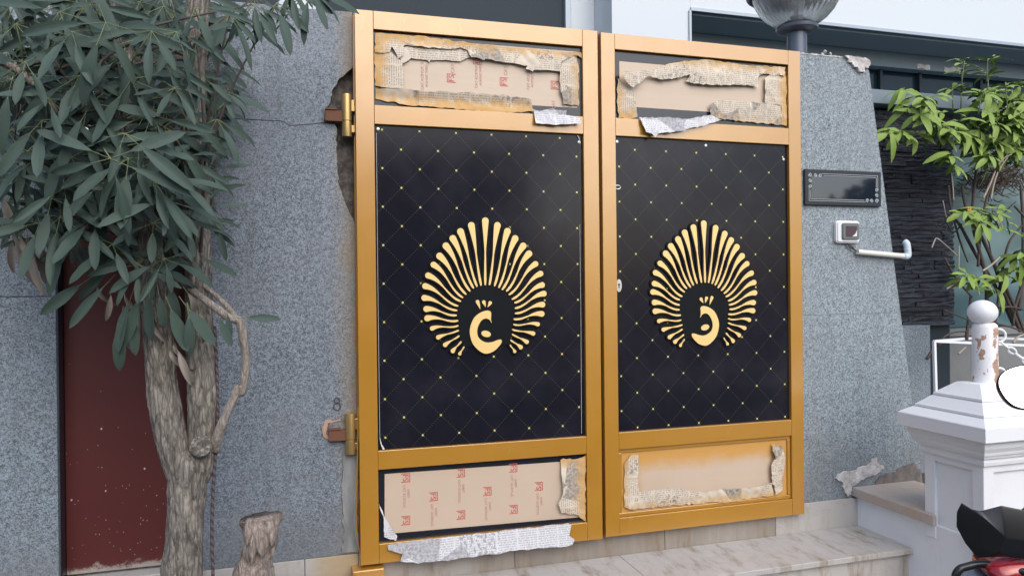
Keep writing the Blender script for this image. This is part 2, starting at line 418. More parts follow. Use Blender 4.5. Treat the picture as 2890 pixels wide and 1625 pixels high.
MT['rope'] = (lambda m: (m.set(**{'Base Color': m.mix(m.math('GREATER_THAN', m.n('TexWave', {'Vector': m.obco(), 'Scale': 26., 'Distortion': .5}, bands_direction='DIAGONAL').outputs['Fac'], .5), (.05, .04, .045), (.13, .10, .11))}), m.m)[-1])(Mat('rope', rough=.9))
MT['asphalt'] = (lambda m: (m.set(**{'Base Color': m.mix(m.noise(m.pos(), 60, 5, .7), (.035, .035, .036), (.085, .083, .08))}), m.bump(m.noise(m.pos(), 90, 4), .4, .006), m.m)[-1])(Mat('asphalt', rough=.9))
MT['soil'] = Mat('soil', (.075, .055, .04), .95).m

# ================================================================== SETTING
Z0 = 0.42
road = obj('road', boxes((-150, 150, -150, 150, -.2, 0)), MT['asphalt']); tag(road, None, None, None, 'structure')

# ---- granite wall between the maroon door and the gate, with the broken edge at the upper hinge
CHIP = [(-0.004, 2.314), (-0.031, 2.289), (-0.061, 2.257), (-0.083, 2.217), (-0.094, 2.168), (-0.109, 2.148), (-0.114, 2.102), (-0.072, 2.094), (-0.066, 2.059),
        (-0.07, 1.991), (-0.066, 1.9), (-0.054, 1.84), (-0.039, 1.795), (-0.015, 1.742), (-0.004, 1.719)]
def left_wall():
    w = thing('granite_wall', 'grey granite wall behind the tree, its right edge broken open at the upper gate hinge', 'wall', (-.3, .2, .45))
    off = Vector((.3, -.2, -.45))
    chip = jag(CHIP, .012, .004, 3, closed=False)
    seam = 2.094
    up = [(-.60, seam+.0015), (-.60, 2.522), (-.32, 2.524), (-.31, 2.519), (-.004, 2.526)]+[c for c in chip if c[1] > seam+.003]+[(-.125, seam+.002), (-.17, seam-.006), (-.24, seam-.014), (-.26, seam+.001)]
    lo = [(-.60, .452), (-.60, seam-.0015), (-.26, seam-.0015), (-.24, seam-.0165), (-.17, seam-.0085), (-.125, seam-.001)]+[c for c in chip if c[1] < seam]+[(-.004, .452)]
    for i, pts in enumerate((up, lo)):
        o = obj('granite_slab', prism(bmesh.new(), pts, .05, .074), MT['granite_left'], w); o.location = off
    core = bmesh.new(); nx, nz = 26, 110
    V = [[core.verts.new((-.60+.596*i/nx, .082+.010*fbm((i*.3, 0, k*.3), 1.0)+(.0 if i < nx else .008), .452+2.064*k/nz)) for k in range(nz+1)] for i in range(nx+1)]
    for i in range(nx):
        for k in range(nz): core.faces.new((V[i][k], V[i+1][k], V[i+1][k+1], V[i][k+1]))
    box(core, -.60, -.004, .10, .36, .452, 2.518)
    o = obj('concrete_core', core, MT['concrete'], w); o.location = off
    # painted 8 above the lower hinge
    bm = bmesh.new()
    for cz, r in ((.0125, .0095), (-.0105, .0125)): torus(bm, (-.077, .0485, 1.029+cz), r, r*1.12, .0032, (1, 0, 0), (0, 0, 1), 18, 6)
    o = obj('painted_number', bm, Mat('faded_black_paint', (.09, .09, .10), .9).m, w); o.location = off
    # the patch of new plaster round the lower hinge bracket
    o = obj('plaster_patch', prism(bmesh.new(), jag([(-.128, .905), (-.132, .945), (-.122, .968), (-.085, .966), (-.066, .972), (-.064, .962), (-.112, .958), (-.118, .915), (-.108, .903), (-.064, .898), (-.085, .888)], .008, .003, 5), .046, .052), MT['brick_patch'], w); o.location = off
    # trowelled cement down the gate side of the wall
    o = obj('cement_strip', prism(bmesh.new(), jag([(-.064, .46), (-.058, .60), (-.066, .72), (-.058, .84), (-.05, .87), (-.004, .87), (-.004, .456)], .02, .006, 8), .044, .052), MT['mortar_grey'], w); o.location = off
    return w
MT['mortar_grey'] = (lambda m: (m.set(**{'Base Color': m.mix(m.step(m.noise(m.scale(m.pos(), (3, 3, .6)), 8, 5, .6), .3, .7), (.17, .18, .185), (.29, .30, .30))}), m.bump(m.noise(m.pos(), 40, 5), .4, .005), m.m)[-1])(Mat('trowelled_cement', rough=.9))
left_wall()
gp = obj('gate_post', boxes((-.0035, .03, .052, .11, .40, 2.515), bev=.002), MT['gold']); tag(gp, 'narrow gold painted steel post between the left granite wall and the gate', 'post')
pl = thing('marble_plinth', 'white marble plinth under the left granite wall, smudged gold at its gate end', 'plinth', (-.3, .2, .30))
for x0, x1 in ((-.60, -.2035), (-.2015, -.004)):
    o = obj('marble_slab', boxes((x0, x1, .05, .36, .02, .4495), bev=.002), MT['marble_left'], pl); o.location = (.3, -.2, -.30)

# ---- granite wall at the far left
w = thing('granite_wall', 'grey granite wall at the left end, left of the maroon door', 'wall', (-1.5, .25, 0))
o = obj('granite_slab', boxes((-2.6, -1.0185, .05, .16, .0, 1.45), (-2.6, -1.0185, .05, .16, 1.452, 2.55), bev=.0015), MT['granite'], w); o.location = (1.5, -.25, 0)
o = obj('concrete_core', boxes((-2.6, -1.02, .161, .45, 0, 2.54)), MT['concrete'], w); o.location = (1.5, -.25, 0)

# ---- maroon steel door between the two left walls
d = thing('maroon_door', 'maroon painted sheet steel door speckled with white paint drops, behind the tree trunk', 'door', (-.8, .15, .45))
o = obj('door_sheet', boxes((-1.0148, -.602, .125, .165, .462, 1.84), bev=.002), MT['maroon'], d); o.location = (.8, -.15, -.45)
o = obj('slot_shade_strip', boxes((-1.0178, -1.0152, .075, .17, .452, 1.84)), MT['black_board'], d); o.location = (.8, -.15, -.45)  # thin black strip added to deepen the shade in the slot beside the wall
o = obj('hem', boxes((-1.0, -.604, .118, .1245, .464, .474), bev=.001), MT['maroon'], d); o.location = (.8, -.15, -.45)
sl = obj('door_sill', boxes((-1.0185, -.601, .06, .36, .02, .4535), bev=.003), MT['marble']); tag(sl, 'white marble sill under the maroon door', 'sill')

# ---- right granite pillar, battered on its right side
def right_wall():
    w = thing('granite_wall', 'tapering grey granite wall right of the gate that carries the name plate and doorbell', 'wall', (2.3, .2, .45))
    off = Vector((-2.3, -.2, -.45)); off = Vector((-2.3, -.2, -.45))
    def side(z): return 2.72+(2.407-2.72)*(z-.4336)/(2.527-.4336)
    zj = 1.32
    for pts in ([(1.988, zj+.001), (1.988, 2.527), (2.30, 2.526), (2.325, 2.50), (2.345, 2.468), (2.38, 2.462), (2.40, 2.49), (side(2.48), 2.48), (side(zj+.001), zj+.001)],
                [(1.988, .452), (1.988, zj), (side(zj), zj), (side(.452), .452)]):
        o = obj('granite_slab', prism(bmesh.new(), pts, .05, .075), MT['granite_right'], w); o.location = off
    o = obj('concrete_core', prism(bmesh.new(), [(1.99, .452), (1.99, 2.52), (2.395, 2.52), (2.715, .452)], .076, .37), MT['granite_right'], w); o.location = off
    # broken corner: pale mortar lump with a hanging slab of render
    bm = bmesh.new(); pts = jag([(2.262, 2.534), (2.30, 2.538), (2.35, 2.536), (2.395, 2.53), (2.412, 2.516), (2.411, 2.50), (2.402, 2.486), (2.386, 2.49), (2.379, 2.466), (2.345, 2.466), (2.335, 2.487), (2.318, 2.484), (2.308, 2.508), (2.285, 2.507), (2.288, 2.520)], .008, .003, 11)
    prism(bm, pts, .037, .34)
    for v in bm.verts: v.co.y += .006*fbm(v.co, 30)
    o = obj('mortar_patch', bm, MT['mortar'], w); o.location = off; tag(o, 'broken pale mortar at the top right corner')
    # bed of mortar along the top edge
    bm = bmesh.new(); n = 40
    for i in range(n):
        x = 1.995+.29*i/n; h = .004+.006*abs(fbm((x*40, 0, 0), 1)); box(bm, x, x+.0078, .048, .36, 2.5272, 2.5272+h)
    o = obj('mortar_bed', bm, MT['mortar'], w); o.location = off
    # torn white plaster and bare brown plaster at the foot
    o = obj('plaster_patch', prism(bmesh.new(), jag([(2.195, .555), (2.215, .575), (2.30, .582), (2.37, .598), (2.40, .610), (2.425, .640), (2.436, .61), (2.455, .595), (2.475, .583), (2.43, .556), (2.36, .540), (2.31, .515), (2.285, .505), (2.282, .47), (2.262, .462), (2.245, .485), (2.232, .53)], .009, .005, 4), .040, .052), MT['mortar'], w); o.location = off
    o = obj('bare_plaster', prism(bmesh.new(), jag([(2.45, .535), (2.49, .552), (2.53, .545), (2.58, .575), (2.66, .585), (2.70, .54), (2.70, .455), (2.44, .455), (2.43, .52)], .01, .008, 6), .045, .052), MT['mud'], w); o.location = off
    return w
right_wall()
# rubble lying on top of it
rb = bmesh.new(); rnd = random.Random(5)
for i in range(26):
    t = rnd.random(); x = 2.19+.10*t+rnd.uniform(-.01, .01); z = 2.534+rnd.random()*.035*(1-t)
    m = Matrix.Translation((x, .13+rnd.uniform(-.06, .06), z)) @ Euler([rnd.uniform(0, 3) for _ in range(3)]).to_matrix().to_4x4() @ Matrix.Diagonal((1, rnd.uniform(.6, 1), rnd.uniform(.5, .9), 1))
    bmesh.ops.create_icosphere(rb, subdivisions=1, radius=rnd.uniform(.007, .015), matrix=m)
tag(obj('rubble', rb, MT['mortar']), 'crumbled mortar lying on the wall top beside the lamp post', 'rubble', None, 'stuff')

# ---- low granite wall carrying on behind the pillar
lw = obj('low_granite_wall', boxes((2.5, 3.36, .62, .70, 0, 1.213), bev=.002), MT['granite']); tag(lw, 'low dark granite wall under the black slate cladding', 'wall')

# ---- marble steps under the gate
def steps():
    s = thing('marble_steps', 'stained white marble steps under the gate', 'steps', (1.2, -.1, 0)); off = (-1.2, .1, 0)
    for x0, x1, mt in ((-.003, .62, 'marble_dirty'), (.622, 1.30, 'marble_dirty'), (1.302, 1.862, 'marble_dirty'), (1.864, 2.321, 'marble')):
        o = obj('riser_slab', boxes((x0, x1, .04, .36, .29, .4515), bev=.0015), MT[mt], s); o.location = off
    for x0, x1 in ((-.003, 1.08), (1.082, 2.3205)):
        o = obj('tread_slab', boxes((x0, x1, -.285, .0385, .298, .3225), bev=.003), MT['marble_tread'], s); o.location = off
        o = obj('riser_slab', boxes((x0, x1, -.262, -.15, .165, .2975), bev=.0015), MT['marble_tread'], s); o.location = off
        o = obj('tread_slab', boxes((x0, x1, -.575, -.2635, .14, .1645), bev=.003), MT['marble'], s); o.location = off
        o = obj('riser_slab', boxes((x0, x1, -.552, -.45, 0, .1395), bev=.0015), MT['marble_dirty'], s); o.location = off
    return s
steps()
# ---- cheek wall beside the steps with its marble coping
ck = thing('cheek_wall', 'low white wall beside the steps with a stained marble coping', 'wall', (2.45, -.2, 0)); off = (-2.45, .2, 0)
o = obj('wall_body', boxes((2.316, 2.62, -.66, .0485, 0, .4605), bev=.004), MT['white'], ck); o.location = off
o = obj('coping', boxes((2.29, 2.66, -.352, .0475, .4615, .5035), (2.29, 2.3095, -.415, -.3525, .4615, .5035), bev=.003), MT['coping'], ck); o.location = off

# ---- white pillar with its moulded cap
def pillar():
    P = thing('white_pillar', 'white painted masonry pillar with a stepped moulded cap', 'pillar', (2.45, -.4925, .4)); c = (2.45, -.4925)
    def sq(h, z0, z1, bev=.003): return (c[0]-h-2.45, c[0]+h-2.45, c[1]-h+.4925, c[1]+h+.4925, z0-.4, z1-.4)
    bm = boxes(sq(.126, .40, .757), bev=.002)
    for sx in (-1, 1):
        for sy in (-1, 1):
            box(bm, *(sorted((sx*.139, sx*.088))+sorted((sy*.139, sy*.088))+[.003, .3565]), bev=.003)
    box(bm, -.138, .138, -.138, .138, .327, .357, bev=.002)
    obj('shaft', bm, MT['white'], P)
    bm = bmesh.new(); prof = [(.139, .757), (.150, .758), (.152, .772), (.150, .786), (.161, .789), (.163, .800), (.170, .802), (.173, .815), (.182, .832), (.186, .852), (.186, .860), (.207, .861), (.2095, .863), (.2095, .915), (.2075, .918), (.168, .944), (.160, .9442), (.160, .9472), (.164, .9474), (.162, .956), (.157, .959), (.119, .995), (.111, .9952), (.111, .9985), (.116, .9987), (.114, 1.008), (.109, 1.011), (.058, 1.054), (.054, 1.056)]
    rings = []
    for h, z in prof: rings.append([bm.verts.new((a*h, b*h, z-.4)) for a, b in ((-1, -1), (1, -1), (1, 1), (-1, 1))])
    for i in range(len(rings)-1):
        for k in range(4): bm.faces.new((rings[i][k], rings[i][(k+1) % 4], rings[i+1][(k+1) % 4], rings[i+1][k]))
    bm.faces.new(rings[-1]); bm.faces.new(list(reversed(rings[0])))
    obj('cap', bm, MT['white'], P)
pillar()
# ---- rusty white chain post on the pillar
def post():
    P = thing('chain_post', 'white steel post with a ball top and peeling rusty paint, on the white pillar', 'post', (2.4875, -.49, 1.0545))
    bm = bmesh.new(); lathe(bm, [(.047, 0), (.0465, .10), (.0465, .225), (.044, .235), (.036, .243), (.028, .246), (.026, .252)], 28)
    smooth_by_angle(obj('shaft', bm, MT['rusty'], P), 35)
    bm = bmesh.new(); bmesh.ops.create_uvsphere(bm, u_segments=28, v_segments=18, radius=.055, matrix=Matrix.Translation((-.012, 0, .287)) @ Matrix.Diagonal((1, 1, .92, 1)))
    obj('ball', bm, MT['white'], P, smooth=True)
    bm = bmesh.new(); lathe(bm, [(.03, .243), (.034, .246), (.03, .250)], 20); obj('collar', bm, MT['rust'], P, smooth=True)
    for z in (.19, .03):
        bm = bmesh.new(); torus(bm, (.068, -.006, z), .026, .026, .0052, (.94, -.34, 0), (0, 0, 1), 22, 8)
        obj('eye_ring', bm, MT['white'], P, smooth=True)
post()
def chain(a, b, sag, n, label):
    a = Vector(a); b = Vector(b)
    C = thing('chain', label, 'chain', a, 0, 'white chains hanging from the post')
    L = .031; pitch = .024
    pts = []
    for i in range(n+1):
        t = i/n; pts.append((b-a)*t+Vector((0, 0, -sag*4*t*(1-t))))
    master = bmesh.new(); torus(master, (0, 0, 0), .0185, .0105, .0046, (1, 0, 0), (0, 1, 0), 16, 6)
    me = bpy.data.meshes.new('link'); master.to_mesh(me); master.free(); me.materials.append(MT['white'])
    for p in me.polygons: p.use_smooth = True
    for i in range(n):
        d = (pts[i+1]-pts[i]).normalized(); o = bpy.data.objects.new('link', me)
        q = d.to_track_quat('X', 'Z') @ Euler((R(90)*(i % 2)+.35, 0, 0)).to_quaternion()
        put(o, C, (pts[i]+pts[i+1])/2); o.rotation_mode = 'QUATERNION'; o.rotation_quaternion = q
chain((2.566, -.497, 1.216), (2.94, -.66, .98), .03, 15, 'white iron chain running down from the upper ring of the post')
chain((2.566, -.497, 1.062), (2.92, -.66, .86), .04, 14, 'white iron chain starting at the lower ring, behind the mirror')

# ================================================================== HOUSE BEHIND
def house():
    H = thing('house', 'white house behind the gate with dark windows and black slate cladding', 'house', (3, 2.3, 0)); off = Vector((-3, -2.3, 0))
    def part(name, bm, mt, par=None, **k):
        o = obj(name, bm, mt, par or H, **k)
        if par is None: o.location = off
        return o
    # white front above the recess, and the white block left of it
    part('front_wall', boxes((1.972, 2.60, 2.0, 2.9, .0, 7.5), (2.601, 11, 2.0, 2.9, 3.502, 7.5)), MT['white_wall'])
    part('set_back_wall', boxes((1.782, 1.970, 2.31, 2.9, 0, 7.5), (-5, -.082, 2.31, 2.9, 0, 7.5), (-.08, 1.78, 2.33, 2.9, 0, 2.62), (-.08, 1.78, 2.33, 2.9, 5.5, 7.5)), MT['white_wall'])
    g = part('window', boxes((-.04, 1.735, 2.34, 2.36, 2.64, 5.48)), MT['grey_panel'])
    fr = obj('frame', boxes((1.735, 1.78, 2.30, 2.36, 2.62, 5.5), (-.08, -.04, 2.30, 2.36, 2.62, 5.5), (-.04, 1.735, 2.30, 2.36, 2.62, 2.66), (-.038, 1.733, 2.305, 2.338, 4.6, 4.64), bev=.003), MT['grey_metal'], g)
    g = part('window', boxes((-1.5, -.30, 2.29, 2.309, 2.72, 5.5)), MT['grey_panel']); obj('frame', boxes((-.299, -.24, 2.28, 2.308, 2.70, 5.5), bev=.003), MT['grey_metal'], g)
    # recess: soffit, beam, glass wall with mullions
    part('soffit', boxes((2.602, 11, 2.03, 2.44, 3.462, 3.5), bev=.002), MT['grey_dark'])
    part('drip_edge', boxes((2.60, 11, 1.985, 2.001, 3.478, 3.502), (2.585, 2.603, 1.985, 2.03, 2.55, 3.478)), MT['grey_metal'])
    part('beam', boxes((2.63, 11, 2.36, 2.46, 3.33, 3.46), bev=.003), MT['grey_dark'])
    g = part('window', boxes((2.61, 11, 2.47, 2.49, 2.56, 3.46)), MT['dark_glass'])
    for x in (2.64, 3.35, 4.05, 4.72, 5.15, 5.85, 6.6):
        obj('mullion', boxes((x, x+.028, 2.43, 2.469, 2.56, 3.33), bev=.002), MT['grey_panel'], g)
    obj('transom', boxes((2.67, 11, 2.435, 2.468, 3.0, 3.03), bev=.002), MT['grey_panel'], g)
    # fallen plaster marks under the beam
    for i, (x, wd) in enumerate(((4.15, .10), (5.05, .14), (5.35, .22), (6.3, .12))):
        part('bare_patch', prism(bmesh.new(), jag([(x, 3.335), (x, 3.375), (x+wd, 3.38), (x+wd, 3.34)], .03, .01, i), 2.354, 2.361), MT['mortar'])
    # lower right: terrace edge, slate cladding, glass
    part('terrace_edge', boxes((2.93, 9, .63, 2.44, 2.497, 2.578), bev=.004), MT['grey_dark'])
    part('backing_wall', boxes((2.93, 3.63, .735, 1.2, 0, 2.49)), MT['grey_panel'])
    part('plaster_wall', boxes((3.362, 9, .88, 1.2, 0, 1.163), (3.632, 9, .86, .879, 1.12, 1.165)), MT['plaster'])
    g = part('window', boxes((3.632, 9, .96, .98, 1.17, 2.49)), MT['teal_glass'])
    obj('frame', boxes((3.631, 3.66, .93, .959, 1.17, 2.49), (4.9, 4.94, .93, .959, 1.17, 2.49), bev=.002), MT['grey_panel'], g)
    rnd = random.Random(21); me = []
    for k in range(6):
        bm = bmesh.new(); L = 1.0
        xs = [0, .2, .45, .7, 1.0]
        rows = []
        for z in (0, .5, 1):
            rows.append([(x, -(.010+.010*rnd.random()) if 0 < x < 1 or True else 0, z) for x in xs])
        vf = [[bm.verts.new(p) for p in r] for r in rows]; vb = [[bm.verts.new((p[0], .02, p[2])) for p in r] for r in rows]
        for a in range(2):
            for b in range(4): bm.faces.new((vf[a][b], vf[a][b+1], vf[a+1][b+1], vf[a+1][b]))
        for b in range(4):
            bm.faces.new((vb[0][b], vb[0][b+1], vf[0][b+1], vf[0][b])); bm.faces.new((vf[2][b], vf[2][b+1], vb[2][b+1], vb[2][b]))
        for a in range(2):
            bm.faces.new((vb[a][0], vf[a][0], vf[a+1][0], vb[a+1][0])); bm.faces.new((vf[a][4], vb[a][4], vb[a+1][4], vf[a+1][4]))
        bmesh.ops.recalc_face_normals(bm, faces=bm.faces)
        m_ = bpy.data.meshes.new('slate_strip'); bm.to_mesh(m_); bm.free(); m_.materials.append(MT['slate']); me.append(m_)
    z = 1.205
    while z < 2.47:
        h = rnd.uniform(.024, .030); x = 2.935
        while x < 3.625:
            L = min(rnd.uniform(.16, .40), 3.634+rnd.uniform(-.004, .004)-x)
            if 3.634-x-L < .08: L = 3.634+rnd.uniform(-.002, .001)-x
            o = bpy.data.objects.new('slate_strip', rnd.choice(me)); put(o, H, off+Vector((x, .716+rnd.uniform(-.006, .006), z))); o.scale = (L-.0025, 1, h-.0028)
            x += L
        z += h
    # rooms behind are not seen; a roof keeps the sky off the glass
    part('roof_slab', boxes((-5, 11, 2.0, 9, 7.5, 7.7)), MT['white_wall'])
    part('rear_wall', boxes((-5, 11, 8.8, 9, 0, 7.5)), MT['white_wall'])
house()

# ---- globe lamp on the right granite pillar
def lamp():
    Lp = thing('globe_lamp', 'ribbed glass globe lamp on a dark grey post above the right end of the gate', 'lamp', (2.126, .20, 2.527))
    bm = bmesh.new(); lathe(bm, [(.056, 0), (.056, .012), (.046, .016), (.0455, .17)], 24); smooth_by_angle(obj('post', bm, MT['lamp_metal'], Lp))
    bm = bmesh.new(); lathe(bm, [(.046, .155), (.080, .158), (.096, .166), (.098, .180), (.090, .188), (.06, .192)], 32); smooth_by_angle(obj('collar', bm, MT['lamp_metal'], Lp))
    # ribbed bowl with wall thickness
    bm = bmesh.new(); seg = 144; prof = [(.075, .186), (.105, .200), (.140, .226), (.170, .260), (.192, .300), (.206, .345), (.208, .352)]
    def ring(r, z, k, rib): 
        w = 2*math.pi*k/seg; rr = r+(rib if k % 4 in (0, 1) else 0); return (rr*math.cos(w), rr*math.sin(w), z)
    rings = [[bm.verts.new(ring(r, z, k, .0028*(r/.2))) for k in range(seg)] for r, z in prof]+[[bm.verts.new(ring(r-.004, z+.002, k, 0)) for k in range(seg)] for r, z in reversed(prof)]
    for i in range(len(rings)-1):
        for k in range(seg): bm.faces.new((rings[i][k], rings[i][(k+1) % seg], rings[i+1][(k+1) % seg], rings[i+1][k]))
    for k in range(seg): bm.faces.new((rings[-1][k], rings[-1][(k+1) % seg], rings[0][(k+1) % seg], rings[0][k]))
    bmesh.ops.recalc_face_normals(bm, faces=bm.faces)
    smooth_by_angle(obj('glass_bowl', bm, MT['lamp_glass'], Lp), 50)
    bm = bmesh.new(); lathe(bm, [(.202, .353), (.222, .340), (.234, .345), (.236, .372), (.224, .380), (.202, .378)], 48); smooth_by_angle(obj('rim', bm, MT['lamp_metal'], Lp))
    bm = bmesh.new(); lathe(bm, [(.212, .380), (.200, .44), (.165, .50), (.11, .545), (.04, .566), (.0, .568)], 48); obj('cover', bm, MT['lamp_glass'], Lp, smooth=True)
    bm = bmesh.new(); lathe(bm, [(.045, .192), (.045, .20), (.034, .204), (.034, .235), (.022, .238)], 24); smooth_by_angle(obj('lamp_holder', bm, MT['plastic_white'], Lp))
    bm = bmesh.new(); lathe(bm, [(.012, .238), (.03, .27), (.034, .30), (.026, .33), (.0, .345)], 20); obj('bulb', bm, MT['plastic_white'], Lp, smooth=True)
lamp()

# ---- things fixed to the right wall
def name_plate():
    N = thing('name_plate', 'black polished stone name plate with an engraved border, on the right granite wall', 'name plate', (2.25, .049, 1.912))
    W, Hh = .2155, .083
    obj('stone', boxes((-W, W, -.014, 0, -Hh, Hh), bev=.003), MT['plate'], N)
    obj('polished_field', boxes((-W+.034, W-.034, -.0146, -.0135, -Hh+.032, Hh-.032)), MT['plate_field'], N)
    y0, y1 = -.0152, -.0135; bm = bmesh.new()
    def line(x0, z0, x1, z1, w=.0016):
        box(bm, min(x0, x1)-w/2, max(x0, x1)+w/2, y0, y1, min(z0, z1)-w/2, max(z0, z1)+w/2)
    for k, e in ((0, .0), (1, .0085)):
        X, Z = W-.021-e, Hh-.020-e
        line(-X+.072, Z, X, Z); line(X, Z-.0022, X, -Z+.064); line(-X, -Z, X-.072, -Z); line(-X, -Z+.0022, -X, Z-.068)
    def scroll(cx, cz, s, fx, fz):
        pts = []
        for i in range(26):
            w = i/25*2*math.pi*1.35; r = s*(1-.75*i/25); pts.append((cx+fx*r*math.cos(w), -.0142, cz+fz*r*math.sin(w)))
        tube(bm, pts, .0017, 5)
    for sg in (-1, 1):
        cx, cz = sg*(W-.027), -sg*(Hh-.026)
        for dx, dz, s, fx in ((0, 0, .010, 1), (.030, 0, .009, -1), (.056, .001, .009, 1), (0, .026, .009, -1), (0, .052, .009, 1)):
            scroll(cx-sg*dx, cz+sg*dz, s, sg*fx, sg)
    obj('engraved_border', bm, MT['engraved'], N)
name_plate()
def rrect(x0, x1, z0, z1, r, n=5):
    out = []
    for cx, cz, a0 in ((x1-r, z1-r, 0), (x0+r, z1-r, 90), (x0+r, z0+r, 180), (x1-r, z0+r, 270)):
        for i in range(n+1): a = R(a0+90*i/n); out.append((cx+r*math.cos(a), cz+r*math.sin(a)))
    return out
def doorbell():
    Bl = thing('doorbell', 'square white and grey doorbell box with black cables below the name plate', 'doorbell', (2.268, .049, 1.707))
    bm = bmesh.new(); prism(bm, rrect(-.066, .066, -.052, .052, .014), -.022, 0); bmesh.ops.bevel(bm, geom=[e for e in bm.edges if all(abs(v.co.y+.022) < 1e-4 for v in e.verts)], offset=.006, segments=3, affect='EDGES')
    smooth_by_angle(obj('housing', bm, MT['plastic_white'], Bl), 50)
    bm = bmesh.new(); prism(bm, rrect(-.040, .056, -.037, .040, .010), -.030, -.0225); bmesh.ops.bevel(bm, geom=[e for e in bm.edges if all(abs(v.co.y+.030) < 1e-4 for v in e.verts)], offset=.003, segments=2, affect='EDGES')
    smooth_by_angle(obj('bezel', bm, MT['plastic_grey'], Bl), 50)
    obj('window', boxes((-.023, .040, -.0315, -.0305, -.024, .026)), MT['bell_dark'], Bl)
    obj('torn_sticker', prism(bmesh.new(), [(.012, -.022), (.038, -.022), (.038, .008), (.032, -.006), (.024, -.014)], -.0326, -.0317), MT['plastic_white'], Bl)
    bm = bmesh.new()
    for dx in (0, .014): tube(bm, catmull([(.0-dx*.3, -.012, -.052), (.008+dx, -.014, -.068), (.03+dx*.5, -.012, -.079), (.056, -.010, -.092)], 6), .0026, 6)
    obj('cable', bm, MT['wire'], Bl, smooth=True)
doorbell()
def pipe():
    Pp = thing('conduit_pipe', 'cream plastic conduit pipe with a blue grey elbow crossing the wall edge under the doorbell', 'pipe', (2.46, .03, 1.60))
    bm = bmesh.new(); tube(bm, [(-.140, 0, .013), (.135, 0, -.007)], .0125, 16); smooth_by_angle(obj('straight', bm, MT['pvc'], Pp))
    bm = bmesh.new(); tube(bm, catmull([(.128, 0, -.0065), (.147, 0, -.008), (.155, .0, -.002), (.156, .001, .014), (.154, .003, .045), (.153, .006, .056), (.152, .014, .062)], 5), .0155, 16); smooth_by_angle(obj('elbow', bm, MT['pvc_blue'], Pp), 60)
    bm = bmesh.new(); torus(bm, (.1548, .0025, .026), .0165, .0165, .0016, (1, 0, 0), (0, 1, 0), 20, 6); obj('joint', bm, MT['pvc'], Pp, smooth=True)
pipe()

